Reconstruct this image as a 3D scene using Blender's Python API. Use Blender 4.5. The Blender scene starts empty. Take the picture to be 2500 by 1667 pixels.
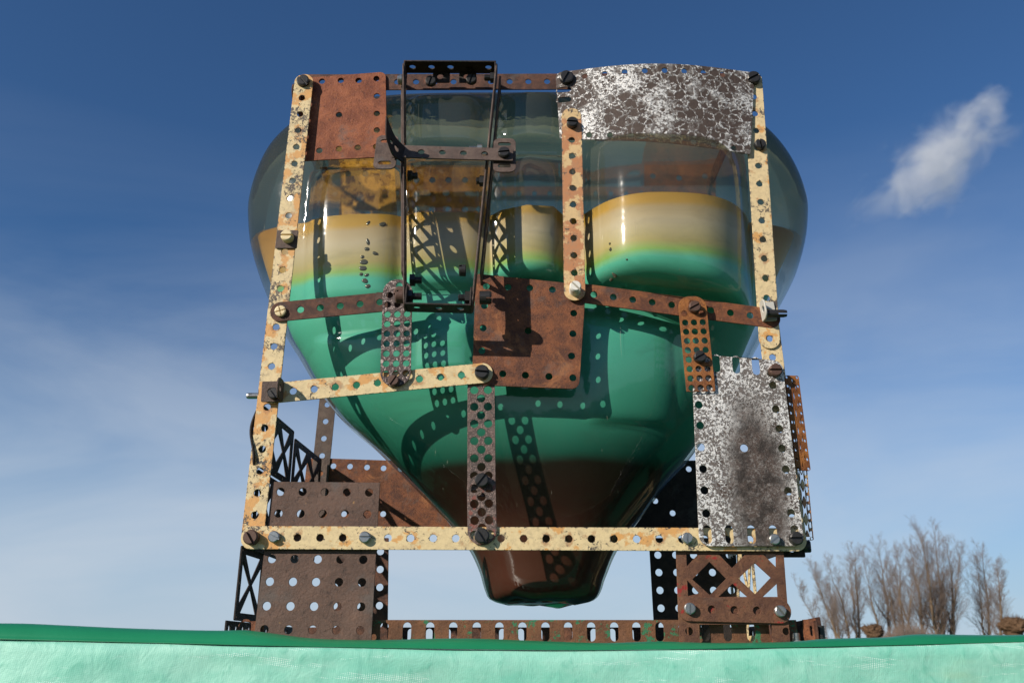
import bpy, bmesh, math, random
from mathutils import Vector, Matrix, noise as mnoise
R = math.radians
scene = bpy.context.scene
COL = scene.collection

# ------------------------------------------------------------------ camera
PITCH, FPX = R(19.5), 2122.0            # focal length in pixels of a 2500 wide frame
CAMY = -0.497
cam_d = bpy.data.cameras.new('camera')
cam_d.sensor_width = 36.0
cam_d.lens = 36.0 * FPX / 2500.0
cam_d.clip_start, cam_d.clip_end = 0.01, 6000
cam_d.dof.use_dof = True
cam_d.dof.focus_distance = 0.53
cam_d.dof.aperture_fstop = 26
cam = bpy.data.objects.new('camera', cam_d)
COL.objects.link(cam)
cam.location = (0, CAMY, 0)
cam.rotation_euler = (R(90) + PITCH, 0, 0)
scene.camera = cam

# ------------------------------------------------------------------ sun and sky
SUN_FROM = Vector((-1.2, -1.0, 0.74)).normalized()
SUN_EL = math.asin(SUN_FROM.z)
sun_d = bpy.data.lights.new('sun', 'SUN')
sun_d.energy = 5.0
sun_d.angle = R(0.53)
sun_d.color = (1.0, 0.92, 0.80)
sun = bpy.data.objects.new('sun', sun_d)
COL.objects.link(sun)
sun.rotation_euler = SUN_FROM.to_track_quat('Z', 'Y').to_euler()
sun.location = SUN_FROM * 5

world = bpy.data.worlds.new('World')
scene.world = world
world.use_nodes = True
wt = world.node_tree
wt.nodes.clear()
def wn(t, **k):
    n = wt.nodes.new(t)
    for a, b in k.items():
        setattr(n, a, b)
    return n
sky = wn('ShaderNodeTexSky', sky_type='NISHITA', sun_disc=False)
sky.sun_elevation = SUN_EL
sky.sun_rotation = math.atan2(SUN_FROM.x, SUN_FROM.y)
sky.altitude = 0
sky.air_density, sky.dust_density, sky.ozone_density = 1.0, 0.15, 4.0
bg = wn('ShaderNodeBackground')
bg.inputs['Strength'].default_value = 0.072
out = wn('ShaderNodeOutputWorld')
tc = wn('ShaderNodeTexCoord')
sep = wn('ShaderNodeSeparateXYZ')
wt.links.new(tc.outputs['Generated'], sep.inputs[0])
mp = wn('ShaderNodeMapping')
mp.inputs['Rotation'].default_value = (0, R(14), 0)
mp.inputs['Scale'].default_value = (1.3, 1.3, 4.2)
wt.links.new(tc.outputs['Generated'], mp.inputs[0])
cn = wn('ShaderNodeTexNoise')
cn.inputs['Scale'].default_value = 1.25
cn.inputs['Detail'].default_value = 7
cn.inputs['Roughness'].default_value = 0.52
cn.inputs['Distortion'].default_value = 0.5
wt.links.new(mp.outputs[0], cn.inputs['Vector'])
cr = wn('ShaderNodeValToRGB')
cr.color_ramp.elements[0].position, cr.color_ramp.elements[1].position = 0.38, 0.66
wt.links.new(cn.outputs['Fac'], cr.inputs[0])
alt = wn('ShaderNodeMapRange')                       # thin cirrus lies low in the sky, nothing overhead
alt.inputs['From Min'].default_value, alt.inputs['From Max'].default_value = 0.52, 0.03
alt.inputs['To Min'].default_value, alt.inputs['To Max'].default_value = 0.0, 0.70
wt.links.new(sep.outputs['Z'], alt.inputs['Value'])
mu = wn('ShaderNodeMath', operation='MULTIPLY')
wt.links.new(cr.outputs[0], mu.inputs[0])
wt.links.new(alt.outputs[0], mu.inputs[1])
hz = wn('ShaderNodeMapRange', interpolation_type='SMOOTHSTEP')      # pale air towards the horizon, all the way round
hz.inputs['From Min'].default_value, hz.inputs['From Max'].default_value = 0.36, -0.06
hz.inputs['To Min'].default_value, hz.inputs['To Max'].default_value = 0.0, 0.85
wt.links.new(sep.outputs['Z'], hz.inputs['Value'])
hm = wn('ShaderNodeMix', data_type='RGBA')
hm.inputs[7].default_value = (5.6, 7.2, 9.2, 1)
wt.links.new(hz.outputs[0], hm.inputs[0])
cm = wn('ShaderNodeMix', data_type='RGBA')
cm.inputs[7].default_value = (7.6, 8.4, 9.4, 1)
wt.links.new(mu.outputs[0], cm.inputs[0])
wt.links.new(hm.outputs[2], cm.inputs[6])
tn = wn('ShaderNodeMix', data_type='RGBA', blend_type='MULTIPLY')
tn.inputs[0].default_value = 1.0
tn.inputs[7].default_value = (0.70, 0.99, 1.24, 1)
wt.links.new(sky.outputs[0], tn.inputs[6])
wt.links.new(tn.outputs[2], hm.inputs[6])
wt.links.new(cm.outputs[2], bg.inputs['Color'])
wt.links.new(bg.outputs[0], out.inputs[0])

vs = scene.view_settings
vs.view_transform, vs.look, vs.gamma, vs.use_curve_mapping = 'Standard', 'None', 1.0, False
vs.exposure = 0.1
cy = scene.cycles
cy.max_bounces, cy.transparent_max_bounces = 8, 24
cy.volume_bounces = 2

# ------------------------------------------------------------------ helpers
def at(x, y, Y=0.0):
    """point of the vertical plane at depth Y seen at (x, y) of a 2352 wide view"""
    px, py = x * 1.06293, y * 1.06293
    a, u = (px - 1250) / FPX, (833.5 - py) / FPX
    c, s = math.cos(PITCH), math.sin(PITCH)
    d = Vector((a, c - u * s, s + u * c))
    t = (Y - CAMY) / d.y
    return Vector((a * t, Y, d.z * t))

def lerp(a, b, t):
    return a + (b - a) * t

def curve(pts, x):
    if x <= pts[0][0]:
        return pts[0][1]
    for (x0, y0), (x1, y1) in zip(pts, pts[1:]):
        if x <= x1:
            t = (x - x0) / (x1 - x0)
            return y0 + (y1 - y0) * t
    return pts[-1][1]

def scurve(pts, x):
    """smooth (Catmull-Rom) version of curve()"""
    n = len(pts)
    if x <= pts[0][0]:
        return pts[0][1]
    if x >= pts[-1][0]:
        return pts[-1][1]
    for i in range(n - 1):
        x0, y0 = pts[i]
        x1, y1 = pts[i + 1]
        if x <= x1:
            def slope(k):
                a, b = pts[max(k - 1, 0)], pts[min(k + 1, n - 1)]
                return (b[1] - a[1]) / (b[0] - a[0])
            h = x1 - x0
            t = (x - x0) / h
            m0, m1 = slope(i) * h, slope(i + 1) * h
            t2, t3 = t * t, t * t * t
            return (2*t3 - 3*t2 + 1)*y0 + (t3 - 2*t2 + t)*m0 + (-2*t3 + 3*t2)*y1 + (t3 - t2)*m1
    return pts[-1][1]

WORLD = {}
def link(name, me, mat=None, parent=None, M=None):
    o = bpy.data.objects.new(name, me)
    COL.objects.link(o)
    M = M or Matrix.Identity(4)
    WORLD[o.name] = M
    if mat is not None and me is not None:
        me.materials.clear()
        me.materials.append(mat)
    if parent is not None:
        o.parent = parent
        o.matrix_local = WORLD[parent.name].inverted() @ M
    else:
        o.matrix_world = M
    return o

def tag(o, label=None, cat=None, group=None, kind=None):
    if label: o['label'] = label
    if cat: o['category'] = cat
    if group: o['group'] = group
    if kind: o['kind'] = kind
    return o

def smooth(me):
    for p in me.polygons:
        p.use_smooth = True

def pymesh(name, vs_, fs_, sm=False):
    me = bpy.data.meshes.new(name)
    me.from_pydata(vs_, [], fs_)
    me.update()
    if sm: smooth(me)
    return me

def frame_axes(origin, ex, ey):
    ex = Vector(ex).normalized()
    ey = Vector(ey)
    ey = (ey - ex * ey.dot(ex)).normalized()
    ez = ex.cross(ey)
    M = Matrix.Identity(4)
    for i, v in enumerate((ex, ey, ez)):
        for k in range(3):
            M[k][i] = v[k]
    M.translation = Vector(origin)
    return M

def circle(cx, cy_, r, n=20, ph=0.0):
    return [(cx + r * math.cos(ph + 2 * math.pi * i / n), cy_ + r * math.sin(ph + 2 * math.pi * i / n)) for i in range(n)]

def slot(cx, cy_, r, half, vertical=True, n=8):
    pts = []
    for i in range(n + 1):
        a = math.pi * i / n
        pts.append((r * math.cos(a), half + r * math.sin(a)))
    for i in range(n + 1):
        a = math.pi + math.pi * i / n
        pts.append((r * math.cos(a), -half + r * math.sin(a)))
    if not vertical:
        pts = [(y, -x) for x, y in pts]
    return [(cx + x, cy_ + y) for x, y in pts]

def round_poly(pts, rad, n=6):
    """polygon with its corners rounded; rad is one number or one per corner"""
    res = []
    m = len(pts)
    for i in range(m):
        r = rad[i] if isinstance(rad, (list, tuple)) else rad
        p = Vector(pts[i]); a = Vector(pts[i - 1]); b = Vector(pts[(i + 1) % m])
        if r <= 0:
            res.append(tuple(p)); continue
        u, v = (a - p).normalized(), (b - p).normalized()
        ang = u.angle(v)
        d = min(r / math.tan(ang / 2), 0.499 * (a - p).length, 0.499 * (b - p).length)
        r = d * math.tan(ang / 2)
        cen = p + (u + v).normalized() * (r / math.sin(ang / 2))
        s, e = p + u * d - cen, p + v * d - cen
        for k in range(n + 1):
            t = k / n
            w = (s * (1 - t) + e * t)
            w = w.normalized() * r if w.length > 1e-9 else w
            res.append(tuple(cen + w))
    return res

def plate_mesh(name, outer, holes, t=0.001, bevel=0.00013):
    """flat sheet metal with real punched holes"""
    cu = bpy.data.curves.new('outline', 'CURVE')
    cu.dimensions = '2D'
    cu.fill_mode = 'BOTH'
    cu.extrude = t / 2 - bevel
    cu.bevel_depth = bevel
    cu.bevel_resolution = 0
    cu.offset = -bevel
    for loop in [outer] + holes:
        sp = cu.splines.new('POLY')
        sp.points.add(len(loop) - 1)
        for p, q in zip(sp.points, loop):
            p.co = (q[0], q[1], 0, 1)
        sp.use_cyclic_u = True
    o = bpy.data.objects.new('outline', cu)
    COL.objects.link(o)
    dg = bpy.context.evaluated_depsgraph_get()
    me = bpy.data.meshes.new_from_object(o.evaluated_get(dg))
    me.name = name
    bpy.data.objects.remove(o)
    bpy.data.curves.remove(cu)
    bm = bmesh.new()
    bm.from_mesh(me)
    bmesh.ops.remove_doubles(bm, verts=bm.verts, dist=1e-6)
    bm.to_mesh(me)
    bm.free()
    return me

def bend(me, axis, cuts, fn):
    """cut a flat sheet at even stations and move its points by fn(co)"""
    bm = bmesh.new()
    bm.from_mesh(me)
    nrm = Vector((1, 0, 0)) if axis == 0 else Vector((0, 1, 0))
    for c in cuts:
        bmesh.ops.bisect_plane(bm, geom=bm.verts[:] + bm.edges[:] + bm.faces[:], plane_co=nrm * c, plane_no=nrm)
    for v in bm.verts:
        v.co = fn(v.co.copy())
    bm.normal_update()
    bm.to_mesh(me)
    bm.free()
    return me

P = 0.0127
HOLE = 0.00212

# ------------------------------------------------------------------ materials
class Nodes:
    def __init__(s, name):
        s.m = bpy.data.materials.new(name)
        s.m.use_nodes = True
        s.t = s.m.node_tree
        s.b = s.t.nodes['Principled BSDF']
        s.out = s.t.nodes['Material Output']
        co = s.t.nodes.new('ShaderNodeTexCoord')
        oi = s.t.nodes.new('ShaderNodeObjectInfo')
        ad = s.t.nodes.new('ShaderNodeVectorMath'); ad.operation = 'MULTIPLY_ADD'
        ad.inputs[1].default_value = (0.37, 0.61, 0.23)
        s.t.links.new(oi.outputs['Random'], ad.inputs[0])
        s.t.links.new(co.outputs['Object'], ad.inputs[2])
        s.vec, s.obj, s.co = ad.outputs[0], co.outputs['Object'], co
    def L(s, a, b):
        if hasattr(a, 'is_linked') or hasattr(a, 'links'):
            s.t.links.new(a, b)
        else:
            if isinstance(a, (tuple, list)) and len(a) == 3 and b.type == 'RGBA': a = (*a, 1)
            b.default_value = a
    def scaled(s, sc, vec=None):
        n = s.t.nodes.new('ShaderNodeMapping'); n.inputs['Scale'].default_value = sc
        s.t.links.new(vec or s.vec, n.inputs[0]); return n.outputs[0]
    def noise(s, scale, detail=5, rough=0.6, dist=0.0, vec=None, color=False):
        n = s.t.nodes.new('ShaderNodeTexNoise')
        n.inputs['Scale'].default_value = scale; n.inputs['Detail'].default_value = detail
        n.inputs['Roughness'].default_value = rough; n.inputs['Distortion'].default_value = dist
        s.t.links.new(vec or s.vec, n.inputs['Vector'])
        return n.outputs['Color' if color else 'Fac']
    def voro(s, scale, feature='DISTANCE_TO_EDGE', vec=None, rnd=1.0):
        n = s.t.nodes.new('ShaderNodeTexVoronoi'); n.feature = feature
        n.inputs['Scale'].default_value = scale; n.inputs['Randomness'].default_value = rnd
        s.t.links.new(vec or s.vec, n.inputs['Vector']); return n.outputs[0]
    def warp(s, scale, amt, vec=None):
        c = s.noise(scale, 3, 0.6, color=True, vec=vec)
        n = s.t.nodes.new('ShaderNodeVectorMath'); n.operation = 'MULTIPLY_ADD'
        s.t.links.new(c, n.inputs[0]); n.inputs[1].default_value = (amt,) * 3
        s.t.links.new(vec or s.vec, n.inputs[2]); return n.outputs[0]
    def step(s, v, a, b):
        n = s.t.nodes.new('ShaderNodeMapRange'); n.interpolation_type = 'SMOOTHSTEP'
        n.inputs['From Min'].default_value, n.inputs['From Max'].default_value = a, b
        s.t.links.new(v, n.inputs['Value']); return n.outputs[0]
    def lin(s, v, a, b, c, d):
        n = s.t.nodes.new('ShaderNodeMapRange')
        for i, q in zip(('From Min', 'From Max', 'To Min', 'To Max'), (a, b, c, d)): n.inputs[i].default_value = q
        s.t.links.new(v, n.inputs['Value']); return n.outputs[0]
    def math(s, op, a, b=0.0, c=None):
        n = s.t.nodes.new('ShaderNodeMath'); n.operation = op
        s.L(a, n.inputs[0]); s.L(b, n.inputs[1])
        if c is not None: s.L(c, n.inputs[2])
        return n.outputs[0]
    def mix(s, f, a, b):
        n = s.t.nodes.new('ShaderNodeMix'); n.data_type = 'RGBA'
        s.L(f, n.inputs[0]); s.L(a, n.inputs[6]); s.L(b, n.inputs[7]); return n.outputs[2]
    def ramp(s, f, stops):
        n = s.t.nodes.new('ShaderNodeValToRGB')
        el = n.color_ramp.elements
        while len(el) < len(stops): el.new(0.5)
        for e, (p, c) in zip(el, stops): e.position = p; e.color = (*c, 1)
        s.t.links.new(f, n.inputs[0]); return n.outputs[0]
    def bump(s, h, strength=0.4, dist=0.0004):
        n = s.t.nodes.new('ShaderNodeBump'); n.inputs['Strength'].default_value = strength
        n.inputs['Distance'].default_value = dist
        s.t.links.new(h, n.inputs['Height']); s.t.links.new(n.outputs[0], s.b.inputs['Normal']); return n.outputs[0]
    def done(s, col, rough=0.6, metal=0.0, spec=0.4):
        s.L(col, s.b.inputs['Base Color']); s.L(rough, s.b.inputs['Roughness'])
        s.L(metal, s.b.inputs['Metallic']); s.b.inputs['Specular IOR Level'].default_value = spec
        return s.m

def cream_paint(name, wear=0.5, orange=0.5, base=(0.70, 0.545, 0.30), oc=(0.63, 0.33, 0.11)):
    n = Nodes(name)
    big = n.noise(75, 4, 0.6)
    fine = n.noise(900, 4, 0.7)
    c = n.mix(n.step(n.noise(300, 5, 0.7), 0.4, 0.7), base, tuple(v * 0.86 for v in base))
    c = n.mix(n.step(n.math('ADD', big, n.math('MULTIPLY', fine, 0.08)), 0.68 - 0.22 * orange, 0.73 - 0.22 * orange), c, oc)
    chips = n.noise(430, 6, 0.72, 0.8)
    area = n.math('MULTIPLY', n.step(n.noise(42, 3, 0.6), 0.35, 0.75), 0.22)
    chip = n.step(n.math('ADD', chips, area), 0.80 - 0.24 * wear, 0.84 - 0.24 * wear)
    ap = n.t.nodes.new('ShaderNodeAttribute'); ap.attribute_type = 'OBJECT'; ap.attribute_name = 'hole_pitch'
    sp = n.t.nodes.new('ShaderNodeSeparateXYZ'); n.t.links.new(n.obj, sp.inputs[0])
    hx = n.math('SUBTRACT', n.math('MODULO', n.math('ADD', sp.outputs[0], n.math('MULTIPLY', ap.outputs['Fac'], 4.5)), ap.outputs['Fac']), n.math('MULTIPLY', ap.outputs['Fac'], 0.5))
    hd = n.math('SQRT', n.math('ADD', n.math('MULTIPLY', hx, hx), n.math('MULTIPLY', sp.outputs[1], sp.outputs[1])))
    near = n.math('MAXIMUM', n.step(hd, 0.0042, 0.0021), n.step(n.math('ABSOLUTE', sp.outputs[1]), 0.0046, 0.0063))
    chip = n.math('MAXIMUM', chip, n.step(n.math('ADD', n.noise(520, 5, 0.7), n.math('MULTIPLY', near, 0.22)), 0.75, 0.80))
    c = n.mix(n.math('MULTIPLY', n.step(n.math('ADD', n.noise(160, 4, 0.65), n.math('MULTIPLY', n.math('MULTIPLY', n.step(hd, 0.0062, 0.0022), n.step(n.noise(38, 2, 0.5), 0.42, 0.62)), 0.20)), 0.62, 0.76), 0.65), c, (0.36, 0.15, 0.055))
    streak = n.step(n.noise(1.0, 5, 0.7, vec=n.scaled((160, 1300, 160))), 0.66, 0.72)
    dark = n.math('MAXIMUM', chip, n.math('MULTIPLY', streak, 0.55))
    c = n.mix(dark, c, (0.085, 0.068, 0.058))
    c = n.mix(n.math('MULTIPLY', n.step(n.noise(260, 6, 0.75, 0.5), 0.45, 0.75), 0.55), c, (0.30, 0.23, 0.15))
    h = n.math('SUBTRACT', n.math('MULTIPLY', n.noise(520, 4, 0.6), 0.5), n.math('MULTIPLY', dark, 0.8))
    n.bump(h, 0.55, 0.0004)
    return n.done(c, n.lin(fine, 0.3, 0.7, 0.36, 0.6))

def rust(name, lo=(0.085, 0.032, 0.02), hi=(0.22, 0.075, 0.03), scale=110, grey=0.35, fleck=(0.3, 0.12, 0.045), extra=None):
    n = Nodes(name)
    f = n.noise(scale, 8, 0.68, 0.3)
    c = n.mix(n.step(f, 0.36, 0.66), lo, hi)
    fine = n.noise(scale * 14, 5, 0.75)
    c = n.mix(n.math('MULTIPLY', n.step(fine, 0.52, 0.66), 0.65), c, fleck)
    c = n.mix(n.math('MULTIPLY', n.step(n.noise(scale * 6, 4, 0.7), 0.55, 0.7), 0.75), c, tuple(v * 0.42 for v in lo))
    c = n.mix(n.math('MULTIPLY', n.step(n.noise(scale * 0.55, 5, 0.65), 0.56, 0.68), grey), c, (0.10, 0.095, 0.09))
    c = n.mix(n.math('MULTIPLY', n.step(n.noise(scale * 0.3, 6, 0.7, 0.6), 0.54, 0.70), 0.6), c, tuple(v * 0.30 for v in hi))
    c = n.mix(n.math('MULTIPLY', n.step(n.noise(scale * 0.42, 5, 0.7, 1.0), 0.56, 0.70), 0.55), c, tuple(min(1, v * 1.25) for v in fleck))
    if extra:
        col, thr, sc = extra
        c = n.mix(n.step(n.noise(sc, 6, 0.7), thr, thr + 0.05), c, col)
    n.bump(n.math('ADD', n.noise(scale * 7, 6, 0.7), n.math('MULTIPLY', fine, 0.4)), 0.8, 0.0005)
    return n.done(c, n.lin(fine, 0.3, 0.7, 0.5, 0.8), 0.0, 0.3)

M = {}
M['cream'] = cream_paint('cream_paint', 0.42, 0.45)
M['cream_worn'] = cream_paint('cream_paint_worn', 0.58, 0.75)
M['cream_pale'] = cream_paint('cream_paint_pale', 0.5, 0.12, (0.70, 0.54, 0.30))
M['cream_rusty'] = cream_paint('cream_paint_rusty', 0.38, 0.85, (0.66, 0.46, 0.23), (0.47, 0.21, 0.095))
M['rust'] = rust('rust_red_brown')
M['rust_red'] = rust('rust_red', (0.16, 0.042, 0.018), (0.32, 0.10, 0.042), 60, 0.5, (0.36, 0.14, 0.06))
M['rust_orange'] = rust('rust_orange', (0.15, 0.05, 0.018), (0.34, 0.125, 0.03), 90, 0.3, (0.42, 0.18, 0.06))
M['rust_dark'] = rust('rust_dark', (0.05, 0.024, 0.018), (0.13, 0.055, 0.033), 160, 0.4, (0.22, 0.09, 0.05))
M['brown'] = rust('brown_oxide', (0.088, 0.052, 0.039), (0.130, 0.076, 0.056), 45, 0.5, (0.18, 0.1, 0.07), ((0.34, 0.19, 0.07), 0.66, 70))
M['brown_red'] = rust('brown_with_red_paint', (0.09, 0.038, 0.024), (0.17, 0.075, 0.04), 90, 0.2, (0.2, 0.1, 0.05), ((0.26, 0.022, 0.018), 0.60, 90))
M['brown_green'] = rust('rust_with_green_paint', (0.11, 0.048, 0.024), (0.19, 0.08, 0.035), 80, 0.15, (0.2, 0.09, 0.05), ((0.035, 0.16, 0.075), 0.565, 150))
M['iron'] = rust('dark_iron', (0.018, 0.014, 0.013), (0.04, 0.028, 0.024), 150, 0.4, (0.07, 0.04, 0.03))
M['iron_brown'] = rust('brown_iron', (0.075, 0.05, 0.042), (0.13, 0.09, 0.072), 120, 0.4, (0.17, 0.11, 0.085))

def speckle(name):
    n = Nodes(name)
    f = n.noise(420, 5, 0.65, 1.2)
    k = n.step(f, 0.52, 0.66)
    c = n.mix(k, (0.055, 0.035, 0.032), (0.44, 0.35, 0.32))
    n.bump(n.noise(900, 5, 0.7), 0.9, 0.0006)
    return n.done(c, n.lin(n.noise(1500, 3, 0.6), 0.3, 0.7, 0.25, 0.6), 0.35, 0.5)
M['speckle'] = speckle('speckled_burnt_metal')
def perforated_dark(name, redness):
    n = Nodes(name)
    f = n.noise(300, 5, 0.65)
    c = n.mix(n.step(f, 0.4, 0.65), (0.06, 0.042, 0.036), (0.15, 0.10, 0.085))
    c = n.mix(n.math('MULTIPLY', n.step(n.noise(1400, 3, 0.6), 0.56, 0.62), 0.8), c, (0.34, 0.24, 0.2))
    c = n.mix(n.math('MULTIPLY', n.step(n.noise(200, 4, 0.7), 0.55, 0.62), redness), c, (0.24, 0.06, 0.04))
    n.bump(n.noise(1100, 5, 0.7), 0.8, 0.0005)
    return n.done(c, 0.5, 0.1, 0.4)
M['perf'] = perforated_dark('dark_perforated_metal', 0.1)
M['perf_red'] = perforated_dark('dark_perforated_metal_red', 0.7)

def crackle(name, cell, cover, dark_at=None):
    """zinc coating crazed into dark islands between bright ridges"""
    n = Nodes(name)
    d1 = n.voro(cell, vec=n.warp(cell * 0.9, 0.0085))
    d2 = n.voro(cell * 2.3, vec=n.warp(cell * 3, 0.0028))
    d3 = n.noise(cell * 3.2, 5, 0.72, 0.8)
    zone = n.noise(cell * 0.22, 3, 0.55)
    sel = n.step(zone, 0.56 - cover, 0.64 - cover)
    i1 = n.step(d1, 0.055, 0.10)
    i2 = n.step(d2, 0.12, 0.20)
    grain = n.step(n.math('ADD', d3, n.math('MULTIPLY', n.math('SUBTRACT', zone, 0.5), 0.25)), 0.49, 0.54)
    sm_ = n.math('MULTIPLY', i2, n.step(n.noise(cell * 0.45, 3, 0.6), 0.52, 0.60))
    dark = n.math('MAXIMUM', n.math('MULTIPLY', i1, sel), n.math('MAXIMUM', sm_, n.math('MULTIPLY', grain, 0.9)))
    if dark_at:
        (cx, cy_), (rx, ry) = dark_at
        sp = n.t.nodes.new('ShaderNodeSeparateXYZ'); n.t.links.new(n.obj, sp.inputs[0])
        ex = n.math('POWER', n.math('DIVIDE', n.math('SUBTRACT', sp.outputs[0], cx), rx), 2.0)
        ey = n.math('POWER', n.math('DIVIDE', n.math('SUBTRACT', sp.outputs[1], cy_), ry), 2.0)
        rr = n.math('ADD', n.math('ADD', ex, ey), n.math('MULTIPLY', n.math('SUBTRACT', n.noise(60, 6, 0.7), 0.5), 2.4))
        soot = n.step(rr, 1.8, 0.35)
        dark = n.math('MAXIMUM', dark, n.math('MULTIPLY', soot, n.lin(d3, 0.40, 0.52, 0.80, 1.0)))
    light = n.mix(n.noise(cell * 2, 4, 0.6), (0.58, 0.56, 0.53), (0.84, 0.82, 0.80))
    brown = n.mix(n.noise(cell * 1.3, 4, 0.6), (0.05, 0.034, 0.028), (0.10, 0.070, 0.056))
    c = n.mix(dark, light, brown)
    if dark_at:
        c = n.mix(n.math('MULTIPLY', soot, n.step(n.noise(120, 5, 0.7), 0.42, 0.62)), c, (0.030, 0.022, 0.018))
    n.bump(n.math('SUBTRACT', n.noise(cell * 5, 5, 0.7), dark), 0.8, 0.0006)
    return n.done(c, n.lin(dark, 0, 1, 0.36, 0.6), n.lin(dark, 0, 1, 0.15, 0.0), 0.35)
M['crackle'] = crackle('crazed_zinc', 165, 0.115)
M['crackle_fine'] = crackle('crazed_zinc_sooty', 190, -0.12, ((0.006, -0.020), (0.0165, 0.050)))

def plain(name, col, rough=0.5, metal=0.0, var=0.25, sc=400):
    n = Nodes(name)
    c = n.mix(n.noise(sc, 4, 0.6), tuple(v * (1 - var) for v in col), tuple(min(1, v * (1 + var)) for v in col))
    n.bump(n.noise(sc * 2, 4, 0.6), 0.25, 0.0003)
    return n.done(c, rough, metal)
M['bolt_dark'] = plain('blackened_bolt', (0.045, 0.042, 0.04), 0.42, 0.5)
M['bolt_rust'] = plain('rusty_bolt', (0.10, 0.055, 0.04), 0.55, 0.2)
M['bolt_steel'] = plain('steel_bolt', (0.40, 0.385, 0.36), 0.3, 0.85)
M['bolt_white'] = plain('white_nylon_bolt', (0.72, 0.69, 0.62), 0.45, 0, 0.06)
M['bolt_cream'] = plain('cream_painted_bolt', (0.72, 0.58, 0.34), 0.45, 0, 0.15)
M['pale_metal'] = plain('pale_painted_metal', (0.55, 0.52, 0.46), 0.45, 0.1, 0.15)
def gold_plate():
    n = Nodes('flaked_golden_paint')
    k = n.step(n.noise(70, 6, 0.65, 0.8), 0.50, 0.53)
    c = n.mix(n.noise(200, 5, 0.7), (0.85, 0.56, 0.2), (0.68, 0.36, 0.09))
    c = n.mix(k, c, (0.20, 0.09, 0.025))
    c = n.mix(n.step(n.noise(420, 4, 0.7), 0.62, 0.68), c, (0.07, 0.035, 0.015))
    n.bump(n.noise(200, 4, 0.6), 0.6, 0.001)
    return n.done(c, 0.4)
M['gold'] = gold_plate()
M['amber_rust'] = rust('amber_rust', (0.24, 0.11, 0.025), (0.62, 0.32, 0.07), 90, 0.15, (0.55, 0.30, 0.09))

def thin_glass():
    """blown glass: clear low down, smoky green above; it tints, bends and mirrors what is seen through it"""
    n = Nodes('smoky_green_glass')
    t = n.t
    t.nodes.remove(n.b)
    lw = t.nodes.new('ShaderNodeLayerWeight'); lw.inputs['Blend'].default_value = 0.5
    face = n.math('POWER', lw.outputs['Facing'], 1.8)
    sp = t.nodes.new('ShaderNodeSeparateXYZ'); t.links.new(n.obj, sp.inputs[0])
    smoke = n.step(n.math('ADD', sp.outputs[2], n.math('MULTIPLY', n.noise(20, 3, 0.6), 0.03)), 0.255, 0.300)
    tint = n.mix(smoke, n.mix(face, (0.93, 0.95, 0.91), (0.58, 0.64, 0.58)), n.mix(face, (0.74, 0.68, 0.46), (0.34, 0.34, 0.24)))
    bp = t.nodes.new('ShaderNodeBump'); bp.inputs['Strength'].default_value = 0.15; bp.inputs['Distance'].default_value = 0.002
    t.links.new(n.noise(44, 3, 0.5), bp.inputs['Height'])
    tr = t.nodes.new('ShaderNodeBsdfTransparent'); n.L(tint, tr.inputs[0])
    rf = t.nodes.new('ShaderNodeBsdfRefraction'); n.L(tint, rf.inputs[0]); rf.inputs['IOR'].default_value = 1.19; rf.inputs['Roughness'].default_value = 0.0
    t.links.new(bp.outputs[0], rf.inputs['Normal'])
    m0 = t.nodes.new('ShaderNodeMixShader')
    n.L(n.math('MULTIPLY', smoke, 0.52), m0.inputs[0])
    t.links.new(tr.outputs[0], m0.inputs[1]); t.links.new(rf.outputs[0], m0.inputs[2])
    df = t.nodes.new('ShaderNodeBsdfDiffuse'); df.inputs[0].default_value = (0.42, 0.42, 0.33, 1)
    # scratches and dust catch the light
    mpn = t.nodes.new('ShaderNodeMapping'); mpn.inputs['Rotation'].default_value = (0.2, R(24), 0.3); mpn.inputs['Scale'].default_value = (520, 300, 9)
    t.links.new(n.obj, mpn.inputs[0])
    scr = n.step(n.noise(1.0, 3, 0.5, vec=mpn.outputs[0]), 0.735, 0.76)
    mp2 = t.nodes.new('ShaderNodeMapping'); mp2.inputs['Rotation'].default_value = (0.1, R(-38), 0.9); mp2.inputs['Scale'].default_value = (600, 300, 12)
    t.links.new(n.obj, mp2.inputs[0])
    scr = n.math('MAXIMUM', scr, n.step(n.noise(1.0, 3, 0.5, vec=mp2.outputs[0]), 0.745, 0.77))
    dust = n.step(n.noise(1500, 2, 0.5), 0.74, 0.78)
    dirt = n.math('ADD', n.lin(smoke, 0, 1, 0.003, 0.050), n.math('MULTIPLY', n.step(n.noise(26, 5, 0.7), 0.5, 0.8), 0.018))
    m1 = t.nodes.new('ShaderNodeMixShader')
    n.L(n.math('ADD', dirt, n.math('MULTIPLY', n.math('MAXIMUM', scr, dust), 0.22)), m1.inputs[0])
    t.links.new(m0.outputs[0], m1.inputs[1]); t.links.new(df.outputs[0], m1.inputs[2])
    gl = t.nodes.new('ShaderNodeBsdfGlossy'); gl.inputs['Roughness'].default_value = 0.065
    t.links.new(bp.outputs[0], gl.inputs['Normal'])
    fr = n.math('MULTIPLY_ADD', n.math('POWER', lw.outputs['Facing'], 5.0), 0.8, 0.045)   # thin pane: same both ways
    m2 = t.nodes.new('ShaderNodeMixShader')
    t.links.new(fr, m2.inputs[0]); t.links.new(m1.outputs[0], m2.inputs[1]); t.links.new(gl.outputs[0], m2.inputs[2])
    t.links.new(m2.outputs[0], n.out.inputs[0])
    return n.m
M['glass'] = thin_glass()

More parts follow.
